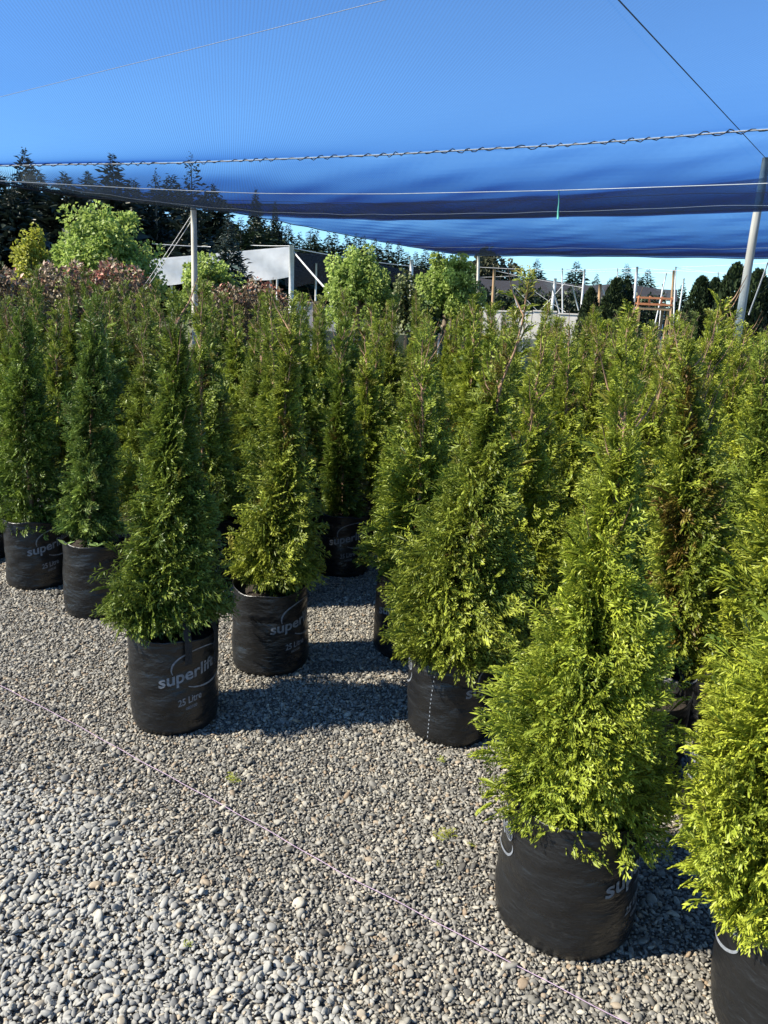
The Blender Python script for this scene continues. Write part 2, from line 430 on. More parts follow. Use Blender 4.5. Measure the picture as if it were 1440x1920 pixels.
# ------------------------------------------------------------------ shade net canopy
def lerp_poly(P, t):
    P = np.array(P); d = np.concatenate([[0], np.cumsum(np.linalg.norm(np.diff(P, axis=0), axis=1))]); d /= d[-1]
    return np.stack([np.interp(t, d, P[:, k]) for k in range(3)], 1)
def extend(P, left, right):
    P = [np.array(p) for p in P]
    return [left] + P + [right]
R1 = [at_z(px, py, z) for px, py, z in ((0, 309, 3.05), (360, 303, 3.04), (720, 288, 3.03), (1080, 268, 3.05), (1440, 240, 3.08))]
R0 = [at_z(px, py, 3.08) for px, py in ((0, 183), (365, 92), (730, 0))]
RF = [at_d(px, py, D) for px, py, D in ((-60, 330, 11.0), (120, 358, 12.6), (300, 388, 14.2), (480, 406, 15.0), (720, 413, 14.9), (1050, 408, 13.6), (1440, 397, 12.0))]
PL = at_d(363, 384, 15.9); PR = at_d(1437, 335, 13.2); PM = at_d(866, 479, 24.0)
R2 = [PL, at_d(720, 382, 16.4), at_d(1080, 366, 15.0), PR]
R3 = [PM, at_d(1050, 480, 22.8), at_d(1440, 484, 20.2)]
def far_right(P, k=9.0):
    d = P[-1] - P[-2]; d[2] = 0; d /= np.linalg.norm(d); return P[-1] + d * k
def far_left(P, k):
    d = P[0] - P[1]; d[2] = 0; d /= np.linalg.norm(d); return P[0] + d * k
rows = [
    [np.array([-15.0, -3.0, 3.1]), np.array([9.0, -13.0, 3.1])],
    [np.array([-11.5, 2.0, 3.1]), np.array([0.0, -1.6, 3.1]), np.array([11.0, -6.0, 3.1])],
    [far_left(R0, 5.0)] + R0 + [far_right(R0, 11.0)],
    [far_left(R1, 0.5)] + R1 + [far_right(R1)],
    RF + [far_right(RF)],
    R2 + [far_right(R2)],
    R3 + [far_right(R3)],
]
NT = 150
tt = np.linspace(0, 1, NT)
# common column parameter: pixel-free, by length along each row
rowpts = [lerp_poly(r, tt) for r in rows]
def smoothcols(A, k=4):
    B = A.copy()
    for _ in range(k): B[1:-1] = 0.25 * B[:-2] + 0.5 * B[1:-1] + 0.25 * B[2:]
    return B
rowpts = [smoothcols(a, 6) for a in rowpts]
sub = [6, 8, 22, 22, 16, 22]
sagd = [0.0, 0.05, 0.10, 0.0, 0.0, 0.0]
grid = []
for i in range(len(rowpts) - 1):
    for j in range(sub[i]):
        s = j / sub[i]
        plan = rowpts[i] * (1 - s) + rowpts[i + 1] * s
        if i == 3: zz = rowpts[i][:, 2] + (rowpts[i + 1][:, 2] - rowpts[i][:, 2]) * s ** 0.9
        elif i == 4: zz = rowpts[i][:, 2] + (rowpts[i + 1][:, 2] - rowpts[i][:, 2]) * (1 - math.cos(s * math.pi / 2))
        elif i == 5: zz = rowpts[i][:, 2] + (rowpts[i + 1][:, 2] - rowpts[i][:, 2]) * math.sin(s * math.pi / 2) ** 1.1
        else: zz = plan[:, 2] - sagd[i] * math.sin(math.pi * s)
        plan = plan.copy(); plan[:, 2] = zz
        grid.append(plan)
grid.append(rowpts[-1])
grid = np.array(grid)                                   # rows x cols x 3
X, Y = grid[..., 0], grid[..., 1]
rip = 0.010 * np.sin(5.2 * X + 3.4 * Y + 0.6 * np.sin(X * 1.3)) + 0.008 * np.sin(8.3 * X + 2.1 * Y + 1.0 * np.sin(Y)) + 0.010 * np.sin(1.7 * X - 2.2 * Y)
k0 = sum(sub[:3])
amp = np.ones(grid.shape[0]) * 0.06; amp[k0:] = 0.55; amp[k0] = 0.1
grid[..., 2] += rip * amp[:, None]
nr, nc = grid.shape[:2]
thick = np.interp(np.arange(nr), [0, k0 - 1, k0 + 4, k0 + 22, k0 + 30, k0 + 40, nr - 8, nr - 1], [0.75, 0.75, 1.3, 4.2, 2.4, 1.4, 3.4, 4.6])   # slab thickened towards fold and hem, shaped to darken the net there
top = grid.copy(); top[..., 2] += NET_T * thick[:, None]
V = np.concatenate([grid.reshape(-1, 3), top.reshape(-1, 3)])
I = np.arange(nr * nc).reshape(nr, nc); off = nr * nc
q = np.stack([I[:-1, :-1], I[1:, :-1], I[1:, 1:], I[:-1, 1:]], -1).reshape(-1, 4)
qt = q[:, ::-1] + off
edge = np.concatenate([I[0, :], I[1:, -1], I[-1, -2::-1], I[-2:0:-1, 0]])
e2 = np.roll(edge, -1)
qs = np.stack([edge, e2, e2 + off, edge + off], 1)
fc = np.concatenate([q, qt, qs])
veil = np.zeros((2 * nr * nc, 4)); veil[:, 0] = np.concatenate([np.repeat(thick, nc)] * 2) / 5.0; veil[:, 3] = 1
net = obj('shade_net_canopy', mesh('shade_net_canopy', V, fc, True, veil, [M['net']]))
tag(net, 'dark blue tinted shade net canopy sagging over the potted conifers', 'shade net')

def polytube(name, pts, r, mat, parent=None, n=6):
    mb = MB(); mb.tube(pts, r, n); return mb.build(name, mat, parent, True)
def row_at(k, a=0, b=None, dz=0.0, step=1):
    A = grid[k, a:b:step].copy(); A[:, 2] += dz; return A
ropeP = row_at(k0, dz=-0.012)
mb = MB(); mb.tube(ropeP, 0.0075, 6)
rope = mb.build('seam_rope', M['rope'], net, True)
rope['label'] = 'pale rope laced along the seam of the net'
dn = []                                                  # lacing wound round the rope
L = np.concatenate([[0], np.cumsum(np.linalg.norm(np.diff(ropeP, axis=0), axis=1))])
rr = random.Random(4)
for s in np.arange(0, L[-1], 0.035):
    p = np.array([np.interp(s, L, ropeP[:, k]) for k in range(3)])
    a = s * 2 * math.pi / 0.17 + 1.6 * math.sin(s * 3) + 0.9 * math.sin(s * 7.3) + rr.uniform(-0.4, 0.4)
    rad = 0.015 + 0.006 * math.sin(s * 7.7) + rr.uniform(-0.004, 0.006)
    dn.append(p + np.array([0, -math.cos(a) * rad * 0.6, math.sin(a) * rad]))
mb = MB(); mb.tube(dn, 0.0048, 4); mb.build('lacing', M['stitch'], rope)
kb = sum(sub[:2])
polytube('seam', row_at(kb, dz=0.004), 0.0020, M['rope'], net, 5)
kf = sum(sub[:4])
polytube('seam', row_at(kf - 3, dz=-0.006), 0.0025, M['wire'], net, 4)
polytube('seam', row_at(kf - 8, dz=-0.004), 0.003, M['stitch'], net, 4)
polytube('hem', row_at(nr - 1, dz=-0.008), 0.010, M['stitch'], net, 5)
polytube('seam', row_at(nr - 7, dz=-0.008), 0.005, M['rope'], net, 5)
polytube('hem', np.array([grid[k, 0] for k in range(0, nr)]), 0.010, M['stitch'], net, 5)

def wire(name, pts, r, mat, label, cat='wire', group=None):
    if len(pts) == 2:
        a, b_ = np.array(pts[0]), np.array(pts[1]); n = 12
        L_ = np.linalg.norm(b_ - a); pts = [a + (b_ - a) * t + np.array([0, 0, -0.006 * L_ * 4 * t * (1 - t)]) for t in np.linspace(0, 1, n)]
    mb = MB(); mb.tube(pts, r, 5); o = mb.build(name, mat, None, True, loc=np.array(pts[0]))
    return tag(o, label, cat, group)
# white wire under the net and its hanging green twine
wpts = [at_d(px, py, D) for px, py, D in ((-60, 336, 10.0), (250, 353, 10.2), (480, 363, 10.2), (720, 364, 10.0), (1050, 357, 9.4), (1440, 344, 8.8))]
wpts = [far_left(wpts, 0.2)] + wpts + [far_right(wpts, 6)]
wire('support_wire', lerp_poly(wpts, np.linspace(0, 1, 40)), 0.0042, M['wire'], 'pale support wire running below the net seam across the bay')
ta, tb = at_d(1048, 357, 9.35), at_d(1046, 411, 9.35)
mb = MB(); mb.tube([ta, ta * 0.6 + tb * 0.4 + np.array([0.004, 0, 0]), ta * 0.3 + tb * 0.7, tb], [0.005, 0.005, 0.010, 0.013], 6)
o = mb.build('twine_end', M['greentwine'], None, True, loc=ta); tag(o, 'short frayed green twine hanging from the pale support wire', 'twine')
# dark cable from the leaning post over the camera
ca, cb_ = at_d(1437, 298, 13.4), at_d(1160, 0, 5.3)
dirc = (cb_ - ca); wire('cable', [ca + np.array([0, 0, 0]), ca + dirc * 1.0, ca + dirc * 2.6 + np.array([0, 0, 0.0])], 0.0045, M['darkwire'], 'dark cable running overhead from the leaning timber post')

# ------------------------------------------------------------------ posts of the canopy
def post(name, ptop, pbot_px, D, r, mat, label, cat='post', group=None, topz=None):
    """timber post from the ground up to the point ptop=(px,py) at distance D; pbot_px is its pixel x,y lower down"""
    t = at_d(*ptop, D); b0 = at_d(*pbot_px, D)
    k = (0 - t[2]) / (b0[2] - t[2]); base = t + (b0 - t) * k
    mb = MB(); n = 9; pts = []; rs = []
    for i in range(n):
        s = i / (n - 1); pts.append(base * (1 - s) + t * s + np.array([0.008 * math.sin(s * 5 + D), 0, 0])); rs.append(r * (1.08 - 0.16 * s))
    mb.tube(pts, rs, 12)
    o = mb.build(name, mat, None, True, loc=base); return tag(o, label, cat, group), base, t
post('canopy_post', (1438, 296), (1385, 610), 13.4, 0.062, M['post'], 'weathered thick timber post leaning at the edge of the shade net')
post('canopy_post', (362, 388), (366, 590), 16.0, 0.060, M['post'], 'straight grey timber post holding the near corner of the net edge')
post('canopy_post', (867, 476), (857, 600), 24.0, 0.064, M['post'], 'slim grey timber post standing before a bright green maple at the net end')
wire('guy_wire', [at_d(361, 400, 16.0), at_d(250, 565, 17.2)], 0.006, M['wire'], 'pale guy wire slanting down from the straight net corner post', group='guy wires of the corner post')
wire('guy_wire', [at_d(363, 408, 16.0), at_d(268, 550, 17.2)], 0.006, M['wire'], 'pale guy wire slanting down from the straight net corner post', group='guy wires of the corner post')
wire('guy_wire', [at_d(1440, 492, 13.8), at_d(1404, 590, 14.2)], 0.012, M['wire'], 'pale stay beside the leaning timber post')

# ------------------------------------------------------------------ foliage builders
def unit(A): return A / (np.linalg.norm(A, axis=-1, keepdims=True) + 1e-9)
def kite_cloud(B, D, Nn, L, W, fold=0.25):
    """N folded kite leaves: base B, direction D, normal Nn, length L, width W -> verts (N*4), tris (N*2)"""
    S = unit(np.cross(D, Nn)); n = len(B)
    L = L[:, None]; W = W[:, None]
    v0 = B; v1 = B + D * L * 0.45 + S * W * 0.5 + Nn * W * fold; v2 = B + D * L; v3 = B + D * L * 0.45 - S * W * 0.5 + Nn * W * fold
    V = np.stack([v0, v1, v2, v3], 1).reshape(-1, 3)
    k = np.arange(n)[:, None] * 4
    T = np.concatenate([k + np.array([[0, 1, 2]]), k + np.array([[0, 2, 3]])], 0)
    return V, T
def rand_dirs(n, r): return unit(r.normal(size=(n, 3)))

def frond_template(seed, hi=True):
    """flat fan spray: axis along +Y, unit length; returns verts (k,3), tris, tip factor per vertex"""
    r = random.Random(seed); pieces = []
    def kite(p, a, l, w, t0, t1):
        d = np.array([math.sin(a), math.cos(a), 0]); ph = math.radians(r.uniform(-72, 72)); s = np.array([d[1] * math.cos(ph), -d[0] * math.cos(ph), math.sin(ph)]); z = r.uniform(-0.4, 0.4) * w
        p = np.array(p); bend = lambda q: q + np.array([0, 0, 0.22 * q[1] ** 2])
        pieces.append(([bend(p), bend(p + d * l * 0.5 + s * w / 2 + np.array([0, 0, z])), bend(p + d * l), bend(p + d * l * 0.5 - s * w / 2 + np.array([0, 0, z]))], t0, t1))
    if hi:
        kite((0, -0.05, 0), 0, 1.05, 0.045, 0.0, 0.7)
        n = 6
        for i in range(n):
            t = 0.10 + 0.82 * i / n; sd = 1 if i % 2 else -1
            l = (0.50 * (1 - t) ** 0.75 + 0.12) * r.uniform(0.8, 1.15); a = sd * math.radians(r.uniform(32, 48))
            kite((0, t, 0), a, l, 0.064, 0.15 + 0.5 * t, 0.9)
            d = np.array([math.sin(a), math.cos(a), 0]); m_ = 2
            for j in range(m_):
                u = 0.30 + 0.62 * j / m_; s2 = 1 if j % 2 else -1
                kite(np.array([0, t, 0]) + d * l * u, a + s2 * math.radians(r.uniform(28, 42)), l * (0.66 - 0.28 * u) * r.uniform(0.8, 1.25), 0.074, 0.3 + 0.4 * u, 1.0)
        kite((0, 0.9, 0), math.radians(15), 0.2, 0.05, 0.6, 1.0); kite((0, 0.88, 0), math.radians(-18), 0.18, 0.05, 0.6, 1.0)
    else:
        kite((0, -0.05, 0), 0, 1.05, 0.07, 0.1, 0.9)
        for i in range(8):
            t = 0.08 + 0.8 * i / 8; sd = 1 if i % 2 else -1
            l = (0.55 * (1 - t) ** 0.75 + 0.14) * r.uniform(0.8, 1.2); a = sd * math.radians(r.uniform(28, 48))
            kite((0, t, 0), a, l, 0.085, 0.2 + 0.4 * t, 1.0)
            d = np.array([math.sin(a), math.cos(a), 0])
            kite(np.array([0, t, 0]) + d * l * 0.4, a - sd * math.radians(38), l * 0.55, 0.08, 0.4, 1.0)
    V = np.array([q for p in pieces for q in p[0]]); tip = np.array([x for p in pieces for x in (p[1], (p[1] + p[2]) / 2, p[2], (p[1] + p[2]) / 2)])
    k = np.arange(len(pieces))[:, None] * 4
    T = np.concatenate([k + np.array([[0, 1, 2]]), k + np.array([[0, 2, 3]])], 0)
    return V, T, tip
T_HI = [frond_template(s, True) for s in (1, 2, 3, 4)]
T_LO = [frond_template(s, False) for s in (5, 6, 7, 8)]

def thuja_crown(prof, seed, nclust, nf, tmpl, flen=(0.09, 0.15), young=0.6, brown=0.03, sparse=None, droop=0.0, core=0.24):
    """prof: rows (z, cx, cy, r) bottom to top.  Sprays in clumps on ascending side branches."""
    r = np.random.default_rng(seed); prof = np.array(sorted(prof, key=lambda q: q[0])); zs = prof[:, 0]
    f = lambda z: np.stack([np.interp(z, zs, prof[:, k]) for k in (1, 2, 3)], -1)
    # choose clump heights with density following the girth
    zz = np.linspace(zs[0], zs[-1], 400); wgt = f(zz)[:, 2] + 0.035
    if sparse is not None: wgt = wgt * np.array([sparse(z) for z in zz])
    cdf = np.cumsum(wgt); cdf /= cdf[-1]
    Bs, Ds, Ns, Ls, tips, rnd, brn = [], [], [], [], [], [], []
    zr = zs[-1] - zs[0]
    for c in range(nclust):
        zc = np.interp((c + r.random()) / nclust, cdf, zz); an = c * 2.39996 + r.normal(0, 0.35)
        cx, cy, rad = f(np.array(zc)); h = (zc - zs[0]) / zr
        rc = rad * (r.uniform(0.55, 0.88) if r.random() < 0.42 else r.uniform(0.88, 1.22)); tint = r.random(); yg = np.clip(young + r.normal(0, 0.22), 0, 1)
        bro = 1.0 if r.random() < brown else 0.0
        lean = r.normal(0, 0.30)
        up0 = np.interp(h, [0, 0.12, 0.35, 1.0], [-0.30 - droop, 0.25, 0.75, 1.8]) + r.normal(0, 0.15)
        m = max(3, int(nf * r.uniform(0.6, 1.4) * (0.45 + 0.55 * min(1, rad / 0.16))))
        spread_z = 0.036 + 0.042 * rad / 0.25
        for k in range(m):
            inner = r.random() < core
            q = r.uniform(0.25, 0.7) if inner else r.uniform(0.62, 1.0)
            aa = an + r.normal(0, 0.165); z = zc + r.normal(0, spread_z) - (1 - q) * 0.10
            ra = max(0.012, rc * q - 0.06)
            rdir = np.array([math.cos(aa), math.sin(aa), 0]); tang = np.array([-math.sin(aa), math.cos(aa), 0])
            d = rdir * 0.85 + np.array([0, 0, max(up0 + r.normal(0, 0.20), -0.9)]) + tang * (lean + r.normal(0, 0.24))
            d /= np.linalg.norm(d)
            n_ = tang * 1.0 + r.normal(size=3) * 0.7; n_ -= d * (n_ @ d); n_ /= np.linalg.norm(n_)
            ccx, ccy, _ = f(np.array(np.clip(z, zs[0], zs[-1])))
            Bs.append((ccx + rdir[0] * ra, ccy + rdir[1] * ra, max(z, zs[0] + (0.10 if q > 0.6 else 0.04)) - 0.03)); Ds.append(d); Ns.append(n_)
            Ls.append(r.uniform(*flen) * (1.0 if h < 0.6 else 1.0 - 0.95 * (h - 0.6)))
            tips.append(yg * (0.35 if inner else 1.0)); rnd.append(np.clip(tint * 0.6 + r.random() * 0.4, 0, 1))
            brn.append(max(bro * r.uniform(0.5, 1), 0.12 * inner * r.random()))
    def stray(z, q, upw, ln):
        aa = r.uniform(0, 6.283); cx, cy, rad = f(np.array(z)); rdir = np.array([math.cos(aa), math.sin(aa), 0])
        d = rdir * r.uniform(0.1, 0.6) + np.array([0, 0, upw]) + r.normal(size=3) * 0.12; d /= np.linalg.norm(d)
        n_ = r.normal(size=3); n_ -= d * (n_ @ d); n_ /= np.linalg.norm(n_)
        Bs.append((cx + rdir[0] * rad * q, cy + rdir[1] * rad * q, z)); Ds.append(d); Ns.append(n_); Ls.append(ln); tips.append(young); rnd.append(r.random()); brn.append(0.5 * (r.random() < 0.15))
    for _ in range(4 if sparse is not None else 9): stray(zs[-1] - r.uniform(0.0, 0.16), 0.5, 1.6, r.uniform(0.05, 0.11))
    for _ in range(nclust // 3): stray(zs[0] + zr * r.uniform(0.1, 1.0), r.uniform(0.6, 1.0), r.uniform(0.5, 1.5), r.uniform(*flen) * 1.1)
    Bs, Ds, Ns, Ls = np.array(Bs), np.array(Ds), np.array(Ns), np.array(Ls)
    Ss = np.cross(Ds, Ns); tips, rnd, brn = map(np.array, (tips, rnd, brn))
    Vs, Ts, As = [], [], []; o = 0
    pick = r.integers(0, len(tmpl), len(Bs))
    for ti, (tv, tf, tp) in enumerate(tmpl):
        sel = np.where(pick == ti)[0]
        if not len(sel): continue
        wv = r.uniform(0.8, 1.15, len(sel))[:, None, None]
        V = Bs[sel][:, None] + Ls[sel][:, None, None] * (tv[None, :, 0:1] * wv * Ss[sel][:, None] + tv[None, :, 1:2] * Ds[sel][:, None] + tv[None, :, 2:3] * Ns[sel][:, None])
        V[..., 2] -= (0.25 * Ls[sel][:, None] * tv[None, :, 1] ** 2)
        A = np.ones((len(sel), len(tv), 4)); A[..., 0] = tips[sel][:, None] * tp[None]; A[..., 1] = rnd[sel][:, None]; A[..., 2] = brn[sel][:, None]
        T = (np.arange(len(sel)) * len(tv))[:, None, None] + tf[None] + o
        Vs.append(V.reshape(-1, 3)); Ts.append(T.reshape(-1, 3)); As.append(A.reshape(-1, 4)); o += len(sel) * len(tv)
    return np.concatenate(Vs), np.concatenate(Ts), np.concatenate(As)

def trunk_mesh(prof, seed, top_r=0.0018, base_r=0.013, zbase=0.30, twigs=14, ztw=0.5):
    r = random.Random(seed); prof = sorted(prof, key=lambda q: q[0]); z0, z1 = prof[0][0], prof[-1][0]
    P = np.array(prof); c = lambda z: np.array([np.interp(z, P[:, 0], P[:, 1]), np.interp(z, P[:, 0], P[:, 2]), z])
    mb = MB(); pts = [np.array([0, 0, zbase])]; rs = [base_r]
    for i in range(1, 13):
        z = z0 + (z1 - z0) * i / 12; pts.append(c(z) + np.array([r.uniform(-1, 1), r.uniform(-1, 1), 0]) * 0.008); rs.append(base_r + (top_r - base_r) * i / 12)
    mb.tube(pts, rs, 6)
    for k in range(twigs):
        s = r.uniform(ztw, 0.95); z = z0 + (z1 - z0) * s; a = r.uniform(0, 6.28); l = r.uniform(0.08, 0.2)
        p = c(z); e = np.array([math.cos(a) * 0.45, math.sin(a) * 0.45, 0.9]) * l
        mb.tube([p, p + e * 0.5 + np.array([math.cos(a), math.sin(a), 0]) * 0.01, p + e], [0.0028, 0.0022, 0.0010], 4)
    return mesh('trunk', mb.V, mb.Fc, True, None, [M['bark']])

# ------------------------------------------------------------------ grow bags
BAG_H, BAG_R = 0.365, 0.156
def bag_radius(z, an, seed):
    s = z / BAG_H
    prof = np.interp(s, [0, 0.02, 0.07, 0.2, 0.6, 0.95, 1.0], [0.90, 0.965, 1.0, 1.015, 1.0, 0.985, 0.995])
    return BAG_R * prof * (1 + 0.018 * math.sin(3 * an + seed) * (0.4 + s) + 0.020 * math.sin(2 * an + 5 * s + seed * 2) + 0.009 * math.sin(9 * s + 5 * an + seed) + 0.006 * math.sin(17 * s - 7 * an + seed) + 0.004 * math.sin(38 * s + 2 * math.sin(2 * an + seed)) * (1 - s * 0.3))
def bag_mesh(seed):
    n = 64; zs = [0.0, 0.004, 0.012, 0.028] + list(np.linspace(0.05, BAG_H - 0.015, 18)) + [BAG_H - 0.006, BAG_H]
    V = []; Fc = []
    def rim(an): return 0.008 * math.sin(2 * an + seed) + 0.005 * math.sin(5 * an + seed * 1.7)
    for z in zs:
        for k in range(n):
            an = 2 * math.pi * k / n; r = bag_radius(z, an, seed)
            V.append((math.cos(an) * r, math.sin(an) * r, z + rim(an) * max(0, (z / BAG_H - 0.6) / 0.4)))
    for z, f in ((BAG_H - 0.002, 0.985), (BAG_H - 0.03, 0.975), (BAG_H - 0.08, 0.97)):
        for k in range(n):
            an = 2 * math.pi * k / n; r = bag_radius(min(z, BAG_H), an, seed) * f
            V.append((math.cos(an) * r, math.sin(an) * r, z + rim(an)))
    m = len(zs) + 3
    for i in range(m - 1):
        for k in range(n):
            k2 = (k + 1) % n; Fc.append((i * n + k, i * n + k2, (i + 1) * n + k2, (i + 1) * n + k))
    Fc.append(tuple(reversed(range(n))))
    return mesh('planter_bag', V, Fc, True, None, [M['bag']])
def soil_mesh(seed):
    r = random.Random(seed); n = 26; V = [(0, 0, BAG_H - 0.02)]; Fc = []
    for j, q in enumerate((0.3, 0.6, 0.85, 0.965)):
        for k in range(n):
            an = 2 * math.pi * k / n; R = BAG_R * q * 0.985
            V.append((math.cos(an) * R, math.sin(an) * R, BAG_H - 0.028 - 0.012 * q + r.uniform(-0.006, 0.006)))
    for k in range(n): Fc.append((0, 1 + k, 1 + (k + 1) % n))
    for j in range(3):
        for k in range(n):
            k2 = (k + 1) % n; Fc.append((1 + j * n + k, 1 + (j + 1) * n + k, 1 + (j + 1) * n + k2, 1 + j * n + k2))
    return mesh('soil', V, Fc, True, None, [M['soil']])

def text_mesh(body, size, bold, shear=0.0):
    c = bpy.data.curves.new('lettering', 'FONT'); c.body = body; c.size = size; c.offset = bold; c.shear = shear
    c.resolution_u = 3; c.fill_mode = 'FRONT' if hasattr(c, 'fill_mode') else c.fill_mode
    o = bpy.data.objects.new('lettering', c); COL.objects.link(o); bpy.context.view_layer.update()
    dg = bpy.context.evaluated_depsgraph_get()
    me = bpy.data.meshes.new_from_object(o.evaluated_get(dg))
    V = [tuple(v.co) for v in me.vertices]; Fc = [tuple(p.vertices) for p in me.polygons]
    bpy.data.objects.remove(o); bpy.data.meshes.remove(me); bpy.data.curves.remove(c)
    return np.array(V), Fc
def logo_flat():
    """logo and volume text laid out flat: x along the bag's girth, y up, metres"""
    mb = MB(); tilt = math.tan(math.radians(11))
    V, Fc = text_mesh('superlift', 0.062, 0.0013)
    w = V[:, 0].max() - V[:, 0].min(); V[:, 0] = (V[:, 0] - V[:, 0].min()) * (0.215 / w)
    V[:, 1] += V[:, 0] * tilt; mb.add(V, Fc)
    gx, gy, gr = 0.240, 0.240 * tilt + 0.022, 0.0205         # globe
    ring = lambda rx, ry, a0, a1, n, wd: mb.ribbon([(gx + rx * math.cos(a), gy + ry * math.sin(a), 0) for a in np.linspace(a0, a1, n)], [wd] * n)
    ring(gr, gr * 1.05, 0, 2 * math.pi, 25, 0.0028)
    for k in (0.33, 0.7): ring(gr * k, gr * 1.05, 0, 2 * math.pi, 21, 0.0018)
    for k in (-0.55, -0.18, 0.18, 0.55):
        hw = gr * math.sqrt(1 - k * k); mb.ribbon([(gx - hw, gy + k * gr, 0), (gx + hw, gy + k * gr, 0)], [0.0018] * 2)
    n = 30; pts = []; wd = []                                # upper swoosh with an arrow head
    for i in range(n):
        t = i / (n - 1); a = math.pi * (1.08 - 0.76 * t)
        pts.append((0.155 + 0.112 * math.cos(a), 0.060 + 0.0 + 0.058 * math.sin(a) + 0.012 * t, 0)); wd.append(0.0075 * (1 - 0.55 * t) * min(1, 0.3 + 4 * t))
    mb.ribbon(pts, wd); e = np.array(pts[-1]); d = e - np.array(pts[-2]); d /= np.linalg.norm(d); s_ = np.array([-d[1], d[0], 0])
    mb.add([e + s_ * 0.010, e - s_ * 0.010, e + d * 0.017], [(0, 2, 1)])
    pts = []; wd = []                                        # lower swoosh round the globe
    for i in range(n):
        t = i / (n - 1); a = math.pi * (1.22 + 0.84 * t)
        pts.append((0.172 + 0.092 * math.cos(a), 0.024 + 0.046 * math.sin(a) + 0.012 * t, 0)); wd.append(0.0062 * math.sin(math.pi * (0.12 + 0.8 * t)) + 0.001)
    mb.ribbon(pts, wd)
    V, Fc = text_mesh('25 Litre', 0.036, 0.0007)
    w = V[:, 0].max() - V[:, 0].min(); V[:, 0] = (V[:, 0] - V[:, 0].min()) * (0.088 / w) + 0.062; V[:, 1] += V[:, 0] * tilt * 0.9 - 0.086; mb.add(V, Fc)
    V, Fc = text_mesh('082020', 0.014, 0.0001)
    V[:, 0] = V[:, 0] - V[:, 0].min() + 0.088; V[:, 1] += V[:, 0] * tilt * 0.9 - 0.107; mb.add(V, Fc)
    return np.array(mb.V), mb.Fc
LOGO_V, LOGO_F = logo_flat()
def logo_mesh(bagseed, a0):
    V = []
    for x, y, _ in LOGO_V:
        an = a0 + x / BAG_R; z = 0.196 + y
        r = bag_radius(z, an, bagseed) + 0.0016; V.append((math.cos(an) * r, math.sin(an) * r, z))
    return mesh('printed_logo', V, LOGO_F, False, None, [M['print']])
BAGS = {}
def bag_parts(seed):
    if seed not in BAGS: BAGS[seed] = (bag_mesh(seed), soil_mesh(seed), logo_mesh(seed, 0.0), logo_mesh(seed, math.pi))
    return BAGS[seed]

def empty(name, xy, z=0.0, rz=0.0):
    o = bpy.data.objects.new(name, None); COL.objects.link(o); o.location = (float(xy[0]), float(xy[1]), z); o.rotation_euler = (0, 0, rz); o.empty_display_size = 0.1
    return o
def potted(label, xy, bagseed, bag_rot, crown_me, trunk_me, tint, group=None, bagscale=1.0, crown_rot=0.0, scale=1.0, second_logo=True, zs=1.0):
    e = empty('potted_conifer', xy); e.scale = (scale, scale, scale)
    bm_, sm_, l1, l2 = bag_parts(bagseed)
    b_ = obj('planter_bag', bm_, e); b_.rotation_euler = (0, 0, bag_rot); b_.scale = (bagscale, bagscale, 1)
    obj('printed_logo', l1, b_)
    if second_logo: obj('printed_logo', l2, b_)
    s_ = obj('soil', sm_, e); s_.scale = (bagscale, bagscale, 1)
    t = obj('trunk', trunk_me, e); t.rotation_euler = (0, 0, crown_rot); t.scale = (1, 1, zs)
    c = obj('crown', crown_me, e); c.rotation_euler = (0, 0, crown_rot); c.scale = (1, 1, zs); c.color = (*tint, 1)
    tag(e, label, 'potted conifer', group)
    return e, b_

def outline_prof(xy, rows, shrink=0.034):
    """photo outline rows (py, xl, xr) -> crown profile in metres about the plant's base"""
    out = []
    for py, xl, xr in rows:
        P = at_y((xl + xr) / 2, py, xy[1]); k = scale_at(P)
        sh = shrink * float(np.clip((P[2] - 0.3) / 0.9, 0.25, 1.0)); out.append([float(P[2]), float(P[0] - xy[0]), 0.0, max(0.012, (xr - xl) / 2 * k - sh)])
    z0, z1 = out[-1][0], out[0][0]
    for q in out: q[0] -= 0.06 * max(0.0, (q[0] - z0) / (z1 - z0)) ** 2     # the sprays themselves reach above
    return out

# ------------------------------------------------------------------ front plants, each shaped on its own
def facing(xy): return math.atan2(-xy[1], -xy[0])
def hero(key, label, rows, seed, nclust, nf, tmpl, logo_deg, tint, bagseed, flen=(0.05, 0.09), young=0.6, brown=0.03, sparse=None, shrink=0.034, bagscale=1.0, second=True, droop=0.0, twigs=14, core=0.24, lean_y=0.0):
    xy = HERO[key]; prof = outline_prof(xy, rows, shrink)
    V, T, A = thuja_crown(prof, seed, nclust, nf, tmpl, flen, young, brown, sparse, droop, core)
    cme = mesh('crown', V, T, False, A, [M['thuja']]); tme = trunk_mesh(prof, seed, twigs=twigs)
    return potted(label, xy, bagseed, facing(xy) + math.radians(logo_deg), cme, tme, tint, None, bagscale, second_logo=second)

